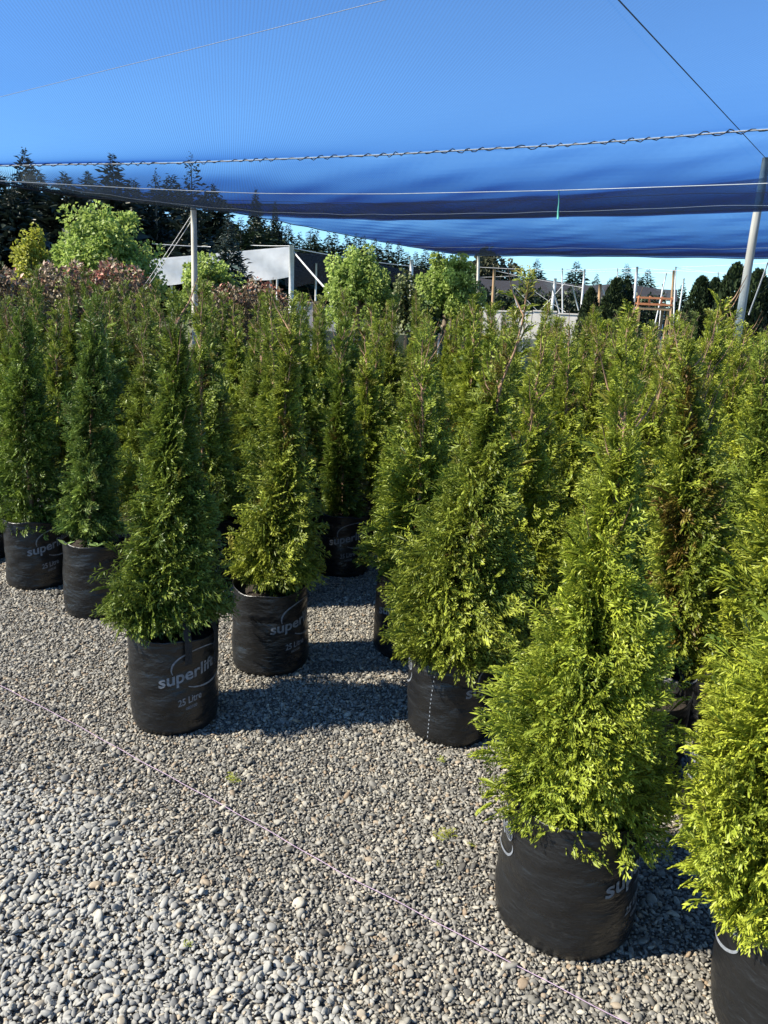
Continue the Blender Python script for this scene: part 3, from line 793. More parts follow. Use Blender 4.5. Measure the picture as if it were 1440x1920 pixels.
hero('P3', 'dense dark green cone shaped conifer whose bag has a webbing handle hanging over its rim',
     [(535, 328, 342), (570, 305, 350), (620, 285, 372), (700, 268, 388), (800, 245, 402), (900, 238, 412), (1000, 228, 418), (1080, 195, 425), (1125, 172, 428), (1150, 195, 420), (1168, 240, 400)],
     31, 165, 32, T_HI, -19, (0.80, 0.88, 0.85), 3, young=0.50, brown=0.01)
hero('P4', 'slim yellow tipped conifer with a wavy narrow top and potting mix showing at its rim',
     [(550, 538, 548), (590, 526, 560), (640, 515, 575), (700, 503, 575), (760, 494, 570), (850, 495, 582), (900, 478, 600), (960, 450, 606), (1020, 425, 612), (1060, 430, 610), (1092, 460, 590)],
     32, 190, 22, T_HI, 0, (1.0, 1.0, 0.85), 5, young=0.62)
hero('P5', 'bushy conifer with a long bare leader in a bag with a white stitched seam',
     [(490, 985, 1000), (560, 968, 1002), (610, 950, 1000), (660, 925, 990), (720, 885, 985), (800, 850, 992), (900, 808, 992), (1000, 760, 1002), (1100, 722, 1010), (1145, 705, 1008), (1200, 738, 985), (1235, 790, 940)],
     33, 185, 34, T_HI, 20, (1.0, 1.0, 0.85), 7, young=0.60, brown=0.015, sparse=lambda z: 0.05 if z > 1.38 else (0.5 if z > 1.22 else 1.0))
hero('P6', 'bright yellow green conifer with a bare forked stem showing through its thin top',
     [(590, 1158, 1190), (640, 1140, 1215), (700, 1120, 1235), (780, 1110, 1245), (860, 1090, 1250), (940, 1062, 1240), (1000, 1030, 1240), (1100, 1015, 1258), (1180, 985, 1272), (1260, 930, 1283), (1340, 890, 1285), (1420, 900, 1268), (1500, 940, 1225), (1560, 985, 1190)],
     34, 215, 56, T_HI, 31, (1.12, 1.14, 0.85), 9, bagscale=1.10, flen=(0.036, 0.070), young=0.8, brown=0.01, sparse=lambda z: 0.55 if z > 1.02 else 1.0, droop=0.45, twigs=12)
hero('P7', 'bright yellow green conifer at the bed corner with its globe print facing out',
     [(800, 1520, 1545), (900, 1505, 1575), (1020, 1480, 1600), (1150, 1425, 1640), (1200, 1385, 1650), (1280, 1340, 1668), (1380, 1292, 1685), (1480, 1270, 1690), (1560, 1256, 1680), (1640, 1290, 1660), (1720, 1325, 1630)],
     35, 180, 58, T_HI, -140, (1.18, 1.18, 0.85), 11, bagscale=1.08, flen=(0.036, 0.070), young=0.85, brown=0.01, droop=0.4)
hero('P2', 'thin greyish conifer in a plain faced bag with two seedlings on its rim',
     [(548, 165, 185), (600, 130, 225), (700, 110, 240), (800, 105, 236), (860, 125, 225), (930, 108, 235), (985, 110, 232), (1008, 140, 222)],
     36, 160, 19, T_HI, 92, (0.85, 1.0, 1.25), 13, young=0.42, second=False)
hero('P1', 'broad dark green conifer in a printed bag beside the thin greyish conifer',
     [(545, 35, 56), (575, 10, 70), (640, -15, 100), (740, -25, 116), (850, -25, 122), (950, -12, 128), (1000, 15, 118)],
     37, 150, 19, T_HI, -16, (0.72, 0.86, 0.85), 15, young=0.45)
hero('B8', 'narrow shaded conifer at the back of the dark alley between front bags',
     [(590, 640, 655), (640, 622, 662), (720, 604, 680), (800, 588, 690), (900, 590, 694), (980, 600, 690), (1005, 615, 680)],
     38, 120, 18, T_LO, -27, (0.85, 0.95, 0.85), 3, young=0.5)
hero('B9', 'neat green conifer in a partly sunlit bag behind the bushy stitched bag conifer',
     [(592, 795, 810), (640, 768, 828), (720, 742, 832), (800, 718, 836), (900, 696, 836), (960, 695, 815), (1000, 720, 790)],
     39, 150, 19, T_HI, 60, (0.95, 1.0, 0.85), 5, young=0.55, brown=0.0)
hero('B12', 'conifer with a browned scorched top and rusty patches behind the bright yellow green conifer',
     [(625, 1280, 1300), (680, 1255, 1335), (760, 1235, 1360), (850, 1215, 1385), (950, 1205, 1390), (1050, 1200, 1385), (1150, 1200, 1360), (1240, 1210, 1330)],
     40, 190, 20, T_HI, 70, (1.0, 1.0, 0.8), 7, young=0.6, brown=0.18)
hero('B13', 'light green airy conifer standing next to the browned conifer',
     [(620, 1425, 1440), (680, 1395, 1480), (780, 1370, 1500), (900, 1355, 1510), (1000, 1350, 1510), (1100, 1345, 1500), (1180, 1360, 1480)],
     41, 150, 19, T_HI, 40, (1.0, 1.06, 1.0), 9, young=0.7, brown=0.05)

# ------------------------------------------------------------------ the packed rows behind
GEN = []
for i in range(7):
    r = random.Random(50 + i); H = [1.16, 1.10, 1.22, 1.05, 1.18, 1.12, 1.25][i]; R = [0.235, 0.25, 0.20, 0.24, 0.22, 0.19, 0.23][i]
    prof = []
    for s in np.linspace(0, 1, 11):
        rad = R * np.interp(s, [0, 0.08, 0.2, 0.45, 0.7, 0.88, 1.0], [0.68, 1.02, 1.05, 0.77, 0.42, 0.15, 0.01]) * r.uniform(0.82, 1.16)
        prof.append((0.36 + s * H, 0.03 * math.sin(3 * s + i) * s, 0.03 * math.cos(2.2 * s + i * 2) * s, max(0.012, rad - 0.02)))
    hi = i < 3
    V, T, A = thuja_crown(prof, 60 + i, 120 if hi else 110, 17 if hi else 15, T_HI if hi else T_LO, flen=(0.06, 0.10), young=0.55 + 0.07 * (i % 3), brown=0.03, sparse=lambda z: 0.75 if z > 1.2 else 1.0)
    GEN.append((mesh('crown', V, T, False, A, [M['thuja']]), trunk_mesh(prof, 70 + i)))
PROTO = {}
rg = random.Random(21); placed = 0
heroes = [np.array(p) for p in HERO.values()]
rowsv = [2.27 + 0.52 * k for k in range(1, 19)]
def visible_x(p, m=170):
    v = np.array([p[0], p[1], 1.0]) - CC; z = v @ CF
    if z < 0.3: return None
    x = 720 + F * (v @ CR) / z; return x
def gen_plant(p, tint, label, group, hmul=1.0, far=False):
    global placed
    near = np.linalg.norm(p) < 4.6
    i = rg.randrange(3) if near else rg.randrange(7)
    e, b_ = potted(label, p, [3, 5, 7, 9, 11, 13, 15][rg.randrange(7)], rg.uniform(0, 6.28), GEN[i][0], GEN[i][1], tint, group, crown_rot=rg.uniform(0, 6.28), zs=hmul)
    placed += 1
ORD = ['second', 'third', 'fourth', 'fifth', 'sixth', 'seventh', 'eighth', 'ninth', 'tenth', 'eleventh', 'twelfth', 'thirteenth', 'fourteenth', 'fifteenth', 'sixteenth', 'seventeenth', 'eighteenth', 'nineteenth', 'twentieth']
for v in [2.27] + rowsv:
    for w in np.concatenate([np.arange(-9.5, -0.6, 0.43), np.arange(-0.6, 12, 0.37)]):
        p = bed(w + 0.12 * math.sin(v * 3), v) + np.array([rg.uniform(-0.05, 0.05), rg.uniform(-0.05, 0.05)])
        if p[1] < 1.6: continue
        D = np.linalg.norm(p); x = visible_x(p)
        if x is None or x < -130 or x > 1570 or D > 9.5: continue
        if v < 2.3 and not (w > -0.8 and x > 1150 or x < 10): continue
        if D > 6.0 and rg.random() < (0.30 if x < 800 else 0.12): continue
        if min(np.linalg.norm(p - h) for h in heroes) < 0.33: continue
        # keep the dark alley between the front bags open
        if 600 < x < 745 and D < 4.7: continue
        if v < 2.9 and 545 < x < 700: continue
        side = np.clip((x - 300) / 1000, 0, 1); j = rg.uniform(0.85, 1.15)
        tint = ((0.88 + 0.40 * side) * j, (0.95 + 0.30 * side) * j, (0.95 - 0.05 * side) * j)
        rowname = ORD[int(round((v - 2.27) / 0.52))]; tone = 'yellowish green' if side > 0.62 else ('mid green' if side > 0.25 else 'dark green')
        gen_plant(p, tint, f'{tone} conifer in a black bag in the {rowname} row back from the pink string', f'{tone} conifers of the {rowname} row', rg.uniform(0.87, 1.0) + 0.07 * np.clip((520 - x) / 350, 0, 1) + (0.03 if 540 < x < 900 else 0))
# taller grey green plants further along the right
for k in range(40):
    px = rg.uniform(900, 1500); D = rg.uniform(7.5, 13.0); p = at_d(px, 600, D)[:2]
    if min(np.linalg.norm(p - h) for h in heroes) < 0.4: continue
    gen_plant(p, (0.95, 1.0, 1.35), 'greyish green conifer in a black bag at the far end of the packed bed', 'greyish conifers at the far end of the bed', rg.uniform(0.86, 1.0))
print('plants', placed)

# ------------------------------------------------------------------ background trees
def leafy_crown(center, radii, n, size, seed, nclump=60, mat='maple', shell=0.55, upb=0.2, tips=1.0, squash=None):
    r = np.random.default_rng(seed)
    cd = rand_dirs(nclump, r); cd[:, 2] = np.where(cd[:, 2] < -0.55, -cd[:, 2] * 0.4, cd[:, 2])
    cr = r.uniform(shell, 1.0, nclump) ** 0.7
    cc = cd * cr[:, None] * (1 + 0.10 * r.normal(size=(nclump, 1)))
    cs = r.uniform(0.16, 0.30, nclump); ct = r.random(nclump)
    idx = r.integers(0, nclump, n)
    off = rand_dirs(n, r) * (r.random(n)[:, None] ** 0.4)
    U = cc[idx] + off * cs[idx][:, None]
    P = U * np.array(radii) + np.array(center)
    D = unit(unit(off) * 0.8 + rand_dirs(n, r) * 0.6 + np.array([0, 0, -0.25]))
    Nn = unit(unit(U) * 0.6 + rand_dirs(n, r) * 0.7 + np.array([0, 0, upb]))
    Nn = unit(Nn - D * (Nn * D).sum(1)[:, None])
    L = r.uniform(0.7, 1.3, n) * size; V, T = kite_cloud(P, D, Nn, L, L * 0.85)
    A = np.ones((n, 4, 4)); q = np.clip((np.linalg.norm(U, axis=1) - 0.5) * 1.4, 0, 1) * tips
    A[..., 0] = (q * r.uniform(0.6, 1.0, n))[:, None]; A[..., 1] = np.clip(ct[idx] * 0.5 + r.random(n) * 0.5, 0, 1)[:, None]; A[..., 2] = 0
    return mesh('crown', V, T, False, A.reshape(-1, 4), [M[mat]])
def tree_trunk(h, r, limbs, seed, spread, mat='greybark'):
    q = random.Random(seed); mb = MB()
    mb.tube([(0, 0, 0), (0.02, 0, h * 0.3), (0, 0.03, h * 0.6), (0, 0, h * 0.92)], [r * 1.2, r, r * 0.7, r * 0.15], 8)
    for i in range(limbs):
        a = i * 2.4 + q.uniform(-0.3, 0.3); z = h * q.uniform(0.22, 0.6); l = spread * q.uniform(0.55, 0.9)
        mb.tube([(0, 0, z), (math.cos(a) * l * 0.45, math.sin(a) * l * 0.45, z + l * 0.35), (math.cos(a) * l, math.sin(a) * l, z + l * 0.8)], [r * 0.5, r * 0.32, r * 0.08], 5)
    return mesh('trunk', mb.V, mb.Fc, True, None, [M[mat]])
def broadleaf(name, label, px, D, top_py, wpx, mat, n, size, seed, cat='tree', low=0.25, group=None, nclump=60, tint=(1, 1, 1), tips=1.0):
    t = at_d(px, top_py, D); H = t[2]; W = wpx / 2 * scale_at(t)
    e = empty(name, t[:2]); zc = H * (0.5 + low / 2); rz = H * (1 - low) / 2
    obj('trunk', tree_trunk(H, 0.03 * H, 7, seed, W), e)
    c = obj('crown', leafy_crown((0, 0, zc), (W * 0.92, W * 0.92, rz * 0.95), n, size, seed, nclump, mat, tips=tips), e); c.color = (*tint, 1)
    tag(e, label, cat, group); return e
broadleaf('maple_tree', 'large bright green maple behind the red tipped hedge', 192, 21, 392, 215, 'maple', 17000, 0.088, 1, nclump=95, low=0.2)
broadleaf('maple_tree', 'small bright green maple directly behind the straight grey post', 388, 19, 478, 122, 'maple', 6500, 0.08, 2, low=0.3)
broadleaf('maple_tree', 'round bright green maple standing alone beside the slack guy cables', 676, 23, 472, 130, 'maple', 12000, 0.085, 3, low=0.1, nclump=70)
broadleaf('maple_tree', 'bright green maple behind the slim grey post at the net end', 842, 23, 474, 128, 'maple', 12000, 0.085, 4, low=0.1, nclump=70)
broadleaf('olive_shrub', 'dull olive green shrub squeezed between two bright maples', 768, 26, 508, 80, 'gum', 2500, 0.12, 5, 'shrub', low=0.05, tint=(1.6, 1.8, 1.0))
broadleaf('yellow_shrub', 'upright yellow leaved shrub left of the large bright maple', 52, 17.5, 428, 84, 'yellow', 4200, 0.075, 6, 'shrub', low=0.05)
broadleaf('dark_tree', 'dark round tree half hidden beside the yellow shrub', -30, 22, 470, 120, 'hedge', 3000, 0.12, 8, low=0.0)
broadleaf('gum_tree', 'grey green rounded tree on the skyline behind the slim grey post', 925, 75, 470, 120, 'gum', 4200, 0.42, 7, low=0.15)
broadleaf('bush', 'dark low bush at the foot of the two bright maples', 800, 22, 560, 60, 'hedge', 1600, 0.11, 9, 'bush', low=0.0, tint=(1.5, 1.6, 1.2))

def hedge(name, label, a, b, h, depth, n, size, mat, seed, brownf=0.0, cat='hedge', tipf=0.5):
    r = np.random.default_rng(seed); a = np.array(a); b = np.array(b); L = np.linalg.norm(b - a); t = (b - a) / L; nn = np.array([-t[1], t[0]])
    s = r.random(n) * L; w = r.normal(0, 0.34, n).clip(-0.55, 0.55) * depth
    bumps = 1 + 0.06 * np.sin(s * 2.1 + seed) + 0.05 * np.sin(s * 5.3) + 0.04 * np.sin(s * 11)
    z = h * bumps * (r.random(n) ** 0.6) * (1 - 0.25 * (np.abs(w) / depth / 0.55) ** 2)
    P = np.stack([a[0] + t[0] * s + nn[0] * w, a[1] + t[1] * s + nn[1] * w, z], 1)
    D = unit(rand_dirs(n, r) + np.array([0, 0, 0.6])); Nn = rand_dirs(n, r); Nn = unit(Nn - D * (Nn * D).sum(1)[:, None])
    Ls = r.uniform(0.7, 1.3, n) * size; base = np.array([*(a + b) / 2, 0])
    V, T = kite_cloud(P - base, D, Nn, Ls, Ls * 0.6)
    A = np.ones((n, 4, 4)); topf = np.clip((z / (h * bumps) - 0.72) * 4, 0, 1)
    patch = np.clip(np.sin(s * 1.9 + seed) + 0.6 * np.sin(s * 4.1), 0, 1)
    A[..., 0] = (topf * (r.random(n) < 0.20 + tipf * patch) * r.uniform(0.5, 1, n))[:, None]; A[..., 1] = r.random(n)[:, None]
    A[..., 2] = ((r.random(n) < brownf) * topf * r.uniform(0.3, 1, n))[:, None]
    e = empty(name, base[:2]); obj('foliage', mesh('foliage', V, T, False, A.reshape(-1, 4), [M[mat]]), e)
    mb = MB()
    for k in range(max(3, int(L / 0.8))):
        p = (a + t * (k + 0.5) * L / max(3, int(L / 0.8))) - base[:2]; mb.tube([(p[0], p[1], 0), (p[0] + 0.05, p[1], h * 0.7)], [0.025, 0.01], 5)
    mb.build('stems', M['greybark'], e); tag(e, label, cat); return e
hedge('red_tipped_hedge', 'reddish brown hedge with red and cream tips in front of the large maple', at_d(-60, 560, 15.2)[:2], at_d(275, 560, 16.2)[:2], 1.93, 1.0, 9000, 0.085, 'red', 3, 0.5)
hedge('red_tipped_hedge', 'reddish hedge with a few pink tips between the straight post and the white screen', at_d(372, 560, 17.5)[:2], at_d(540, 570, 18.5)[:2], 1.78, 0.9, 5000, 0.085, 'red', 5, 0.35)
hedge('clipped_hedge', 'long dark clipped hedge behind the pale low concrete wall', at_d(880, 570, 45)[:2], at_d(1240, 590, 50)[:2], 2.75, 1.4, 9000, 0.20, 'hedge', 7, 0.0, tipf=0.1)

def conifer_mesh(H, R, seed, mat, whorls=26, per=9, blades=9, droop=0.25, bare=0.04, size=1.0, rough=0.3, tip=0.5, gap=0.0):
    r = np.random.default_rng(seed); B, D, Nn, L, W, tp, rd = [], [], [], [], [], [], []
    for i in range(whorls):
        s = (i + 0.5) / whorls; z = H * (bare + (1 - bare) * s * 0.985); rad0 = R * (1 - s) ** 0.85 * (0.75 + 0.25 * min(1, s * 6)) + 0.02 * H * (1 - s)
        m = max(3, int(per * (1 - 0.6 * s)))
        for k in range(m):
            if r.random() < gap: continue
            an = k * 2 * math.pi / m + r.uniform(-0.5, 0.5) + i; rad = rad0 * r.uniform(1 - rough, 1 + rough * 0.5)
            rdv = np.array([math.cos(an), math.sin(an), 0]); nb = max(3, int(blades * (0.4 + 0.6 * (1 - s)))); br = r.random()
            for j in range(nb):
                u = (j + r.random()) / nb; p = rdv * rad * u + np.array([0, 0, z + r.normal(0, 0.012 * H) - droop * rad * u * u + 0.12 * rad * u])
                ln = (0.34 * rad + 0.012 * H) * r.uniform(0.6, 1.2) * size
                d = rdv * r.uniform(0.4, 1) + np.array([-rdv[1], rdv[0], 0]) * r.normal(0, 0.7) + np.array([0, 0, r.normal(0.05, 0.3)])
                n_ = np.array([0, 0, 1.0]) + r.normal(size=3) * 0.55
                B.append(p); D.append(d); Nn.append(n_); L.append(ln); W.append(ln * r.uniform(0.3, 0.5)); tp.append(u * tip * r.uniform(0.4, 1)); rd.append(0.6 * br + 0.4 * r.random())
    B = np.array(B); D = unit(np.array(D)); Nn = np.array(Nn); Nn = unit(Nn - D * (Nn * D).sum(1)[:, None])
    V, T = kite_cloud(B, D, Nn, np.array(L), np.array(W), 0.3); n = len(B)
    A = np.ones((n, 4, 4)); A[..., 0] = np.array(tp)[:, None]; A[..., 1] = np.array(rd)[:, None]; A[..., 2] = 0
    return mesh('crown', V, T, False, A.reshape(-1, 4), [M[mat]])
def pole_trunk(H, r):
    mb = MB(); mb.tube([(0, 0, 0), (0, 0, H * 0.5), (0, 0, H * 0.97)], [r, r * 0.6, r * 0.08], 7); return mesh('trunk', mb.V, mb.Fc, True, None, [M['greybark']])
def conifer(name, label, px, D, top_py, cme, H0, tint=(1, 1, 1), group=None, tr=None, rz=0.0, wid=1.0, cat='conifer'):
    t = at_d(px, top_py, D); k = t[2] / H0; e = empty(name, t[:2], 0, rz); e.scale = (k * wid, k * wid, k)
    obj('trunk', tr, e); c = obj('crown', cme, e); c.color = (*tint, 1); tag(e, label, cat, group); return e
TR = pole_trunk(10, 0.16)
PINE = [conifer_mesh(10, 2.4, s, 'pine', 34, 12, 11, 0.15, 0.03, 1.6, 0.35, 0.7) for s in (11, 12, 13)]
CYP = [conifer_mesh(10, 3.0, 21, 'dark_conifer', 36, 15, 15, 0.05, 0.02, 1.5, 0.4, 0.5), conifer_mesh(10, 2.6, 22, 'dark_conifer', 26, 9, 18, -0.25, 0.03, 1.15, 0.5, 0.5, gap=0.15), conifer_mesh(10, 3.6, 23, 'dark_conifer', 38, 16, 15, 0.0, 0.01, 1.5, 0.4, 0.5)]
SPR = conifer_mesh(10, 2.9, 31, 'spruce', 32, 16, 16, 0.35, 0.01, 1.1, 0.3, 1.0)
conifer('blue_spruce', 'dusky blue green spruce with drooping boughs beside the white cloth screen', 428, 29, 392, SPR, 10, tr=TR, cat='conifer', wid=0.95)
# dark cypresses seen through and under the net
for i, (px, top, D, k, w, lab) in enumerate([
        (45, 276, 58, 0, 0.9, 'tall dark cypress with a thin spire seen through the net'),
        (-40, 300, 52, 2, 1.25, 'dark spreading cypress at the end of the tall shelter belt'),
        (120, 322, 55, 2, 1.3, 'broad dark cypress with a low top behind the large maple'),
        (210, 286, 60, 0, 1.15, 'tall broad cypress with a dense pointed crown seen through the net'),
        (290, 310, 60, 1, 0.8, 'cypress with a rounded ragged top between two taller ones'),
        (358, 280, 58, 1, 0.85, 'gaunt cypress with upswept open limbs seen through the net'),
        (250, 335, 64, 2, 1.3, 'low dark cypress filling the shelter belt behind the open limbed one'),
        (400, 345, 66, 2, 1.1, 'dark cypress behind the blue green spruce'),
        (20, 345, 50, 2, 1.2, 'dense dark cypress low behind the yellow shrub'),
        (480, 352, 70, 0, 0.6, 'slim dark cypress spire seen through the net fold'),
        (516, 375, 72, 0, 0.5, 'smallest thin cypress spire seen through the net fold'),
        (70, 318, 62, 2, 1.5, 'bushy dark cypress filling the belt left of the large maple'),
        (165, 322, 66, 2, 1.5, 'bushy dark cypress filling the belt right above the large maple'),
        (320, 328, 68, 2, 1.5, 'bushy dark cypress filling the belt behind the straight post'),
        (-10, 318, 64, 2, 1.5, 'bushy dark cypress at the very edge of the shelter belt')]):
    conifer('cypress_tree', lab, px, D, top, CYP[k], 10, (1, 1, 1), 'dark shelter belt cypresses', TR, i * 1.3, w)
rp = random.Random(9)
for i in range(24):
    f = i / 23; px = 452 + 395 * f ** 0.95 + rp.uniform(-5, 5); D = 62 + 58 * f; top = 408 + 72 * f + rp.uniform(-9, 9)
    conifer('pine_tree', 'dark pine in the long receding row behind the white and dark net houses', px, D, top, PINE[i % 3], 10, (1.0, 1.0, 1.05), 'receding row of pines', TR, i * 0.9, rp.uniform(1.25, 1.6))
for i, (px, top, D, w) in enumerate([(1008, 484, 85, 1.0), (1082, 488, 80, 1.25), (1120, 512, 90, 0.8), (1176, 494, 85, 1.1), (1216, 503, 85, 1.15), (1196, 512, 88, 1.0), (1146, 520, 90, 1.1), (976, 500, 92, 1.0), (1282, 528, 85, 0.9)]):
    conifer('pine_tree', 'lone dark conifer on the skyline beyond the wire poles', px, D, top, PINE[i % 3], 10, (0.9, 1.0, 1.15), 'skyline conifers beyond the wire poles', TR, i, w * 1.35)
COLM = [None, None]
def column_mesh(seed, n=4200, H=3.0, R=0.5):
    r = np.random.default_rng(seed); s = r.random(n) ** 0.8; an = r.random(n) * 6.283
    rad = R * np.interp(s, [0, 0.1, 0.5, 0.8, 0.95, 1], [0.8, 1, 0.95, 0.62, 0.25, 0.05]) * r.uniform(0.6, 1.0, n) ** 0.5 * (1 + 0.12 * np.sin(5 * an + 9 * s))
    P = np.stack([np.cos(an) * rad, np.sin(an) * rad, s * H * 0.96 + 0.03], 1)
    D = unit(np.stack([np.cos(an) * 0.5, np.sin(an) * 0.5, np.ones(n)], 1) + r.normal(size=(n, 3)) * 0.35)
    Nn = unit(np.stack([np.cos(an), np.sin(an), np.zeros(n)], 1) + r.normal(size=(n, 3)) * 0.5); Nn = unit(Nn - D * (Nn * D).sum(1)[:, None])
    L = r.uniform(0.10, 0.19, n); V, T = kite_cloud(P, D, Nn, L, L * 0.5)
    A = np.ones((n, 4, 4)); A[..., 0] = (r.random(n) * 0.7)[:, None]; A[..., 1] = np.clip(0.5 + 0.5 * np.sin(5 * an + 9 * s) * 0.6 + r.normal(0, 0.2, n), 0, 1)[:, None]; A[..., 2] = 0
    return mesh('crown', V, T, False, A.reshape(-1, 4), [M['hedge']])
COLM = [column_mesh(41), column_mesh(42)]; TR3 = pole_trunk(3.0, 0.06)
for i, (px, top, D, w, lab) in enumerate([
        (1158, 521, 26, 1.05, 'columnar dark conifer right in front of the pale wall end'), (1176, 524, 26.5, 0.8, 'narrow columnar conifer tight against the one by the wall end'),
        (1109, 539, 25, 0.85, 'short clipped dark conifer beside the pale wall end'),
        (1318, 519, 25, 1.0, 'columnar conifer with a forked top next to the leaning post'), (1343, 521, 26, 0.9, 'columnar conifer close behind the forked top one'),
        (1383, 494, 24, 0.95, 'tallest columnar conifer just left of the leaning post'), (1424, 505, 24, 1.0, 'columnar conifer just right of the leaning post'), (1455, 515, 25, 1.1, 'columnar conifer furthest along past the leaning post')]):
    conifer('columnar_conifer', lab, px, D, top, COLM[i % 2], 3.0, (1, 1, 1), None, TR3, i * 1.1, w)

# ------------------------------------------------------------------ net houses, screens, walls, poles
def sheet(name, pts, rows, label, mat, cat, parent=None, sagz=0.0):
    """cloth through a grid of 3-D points (rows x cols), with thickness"""
    G = np.array(pts); nr_, nc_ = G.shape[:2]; th = np.array([0.0, 0.02, 0.0])
    V = np.concatenate([G.reshape(-1, 3), (G + th).reshape(-1, 3)]); I = np.arange(nr_ * nc_).reshape(nr_, nc_)
    q = np.stack([I[:-1, :-1], I[:-1, 1:], I[1:, 1:], I[1:, :-1]], -1).reshape(-1, 4)
    o = obj(name, mesh(name, V, np.concatenate([q, q[:, ::-1] + nr_ * nc_]), True, None, [mat]), parent)
    if label: tag(o, label, cat)
    return o
# white screen: hangs between the tall white pole and further posts
scr = empty('cloth_screen', at_d(547, 580, 35)[:2]); so_ = np.array([*scr.location])
cols = np.linspace(0, 1, 24); G = []
for j in range(7):
    row = []
    for c in cols:
        px = 548 - 268 * c; top = 462 + 24 * c; bot = 518 + 14 * c + 5 * abs(math.sin(c * 9)); py = top + (bot - top) * j / 6
        D = 35 + 3 * c + 0.12 * math.sin(c * 20 + j) * j / 6; row.append(at_d(px, py, D) - so_)
    G.append(row)
sheet('cloth', G, 7, None, M['whitecloth'], None, scr)
mb = MB(); mb.tube([at_d(547, 460, 34.9) * np.array([1, 1, 0]) - so_, at_d(547, 460, 34.9) - so_], 0.11, 8); mb.build('pole', M['steel'], scr, True)
for px, D in ((507, 35.9), (479, 36.5), (468, 36.8), (520, 38.5), (320, 37.8)):
    t_ = at_d(px, 470 + (548 - px) * 0.09, D); mb = MB(); mb.tube([t_ * np.array([1, 1, 0]) - so_, t_ - so_], 0.05, 6); mb.build('pole', M['steel'], scr, True)
tag(scr, 'white shade cloth screen hung from a tall pale pole', 'cloth screen')
wire('guy_cable', [at_d(551, 472, 35), at_d(655, 588, 30)], 0.018, M['wire'], 'thick pale guy cable slanting from the white screen pole', group='guy cables of the white screen')
wire('guy_cable', [at_d(551, 474, 35), at_d(640, 575, 30.5)], 0.014, M['wire'], 'thick pale guy cable slanting from the white screen pole', group='guy cables of the white screen')
wire('overhead_wire', [at_d(552, 466, 35), at_d(780, 500, 46)], 0.02, M['wire'], 'overhead wire from the white screen pole towards the dark net house')
wire('overhead_wire', [at_d(470, 460, 36), at_d(547, 461, 35)], 0.015, M['wire'], 'overhead wire along the top of the white screen')
wire('overhead_wire', [at_d(285, 457, 30), at_d(395, 463, 30)], 0.015, M['wire'], 'overhead wire behind the straight grey post')
# dark net house behind
dn_ = empty('dark_net_house', at_d(640, 580, 45)[:2]); do_ = np.array([*dn_.location]); G = []
for j in range(6):
    row = []
    for c in np.linspace(0, 1, 30):
        px = 535 + 270 * c; top = 468 + 42 * c + 2 * math.sin(c * 18); bot = 536 - 8 * c + 3 * math.sin(c * 25); row.append(at_d(px, top + (bot - top) * j / 5, 44 + 8 * c + 0.5 * math.sin(j + c * 12) * 0.3) - do_)
    G.append(row)
sheet('netting', G, 6, None, M['darkcloth'], None, dn_)
for px in (593, 640, 700, 760):
    t_ = at_d(px, 488 + (px - 535) * 0.1, 43.8 + 8 * (px - 535) / 270); mb = MB(); mb.tube([t_ * np.array([1, 1, 0]) - do_, t_ - do_], 0.06, 6); mb.build('pole', M['steel'], dn_, True)
tag(dn_, 'dark purple brown net house with sagging sides behind the round maple', 'net house')
dn_ = empty('dark_net_roof', at_d(1080, 580, 52)[:2]); do_ = np.array([*dn_.location]); G = []
for j in range(5):
    row = []
    for c in np.linspace(0, 1, 30):
        px = 900 + 370 * c; top = 521 + 20 * c + 3 * math.sin(c * 15); bot = 553 + 12 * c; row.append(at_d(px, top + (bot - top) * j / 4, 58 - 1.5 * j + 2 * c) - do_)
    G.append(row)
sheet('netting', G, 5, None, M['darkcloth'], None, dn_)
for px in (915, 990, 1070, 1160, 1250):
    t_ = at_d(px, 530 + (px - 900) * 0.05, 58); mb = MB(); mb.tube([t_ * np.array([1, 1, 0]) - do_, t_ - do_], 0.06, 6); mb.build('pole', M['steel'], dn_, True)
tag(dn_, 'low dark net roof stretching above the clipped hedge', 'net roof')
# concrete panels
def wall(label, a, b, h, n, post_=False):
    a = np.array(a[:2]); b = np.array(b[:2]); L = np.linalg.norm(b - a); ang = math.atan2(b[1] - a[1], b[0] - a[0]); e = empty('concrete_wall', (a + b) / 2, 0, ang)
    for i in range(n):
        mb = MB(); w = L / n; x = -L / 2 + w * (i + 0.5); hh = h + 0.03 * ((i * 7) % 3 - 1); mb.box((x, 0, hh / 2), (w - 0.02, 0.12, hh)); mb.build('panel', M['concrete'], e)
        mb = MB(); mb.box((x, -0.001, hh + 0.026), (w - 0.03, 0.17, 0.05)); mb.build('coping', M['concrete'], e)
    if post_:
        mb = MB(); mb.box((L / 2 + 0.12, -0.03, h / 2 + 0.03), (0.2, 0.2, h + 0.06)); mb.build('end_post', M['brownpost'], e)
    tag(e, label, 'wall')
wall('short pale concrete wall panel with a dark end post by the round maple', at_d(545, 570, 30), at_d(588, 570, 30), 1.50, 1, True)
wall('low pale wall piece next to the short panel with the dark post', at_d(596, 575, 31), at_d(634, 575, 31), 1.36, 2)
wall('long pale low concrete wall in front of the clipped hedge', at_d(906, 585, 30), at_d(1092, 592, 30), 1.50, 4)
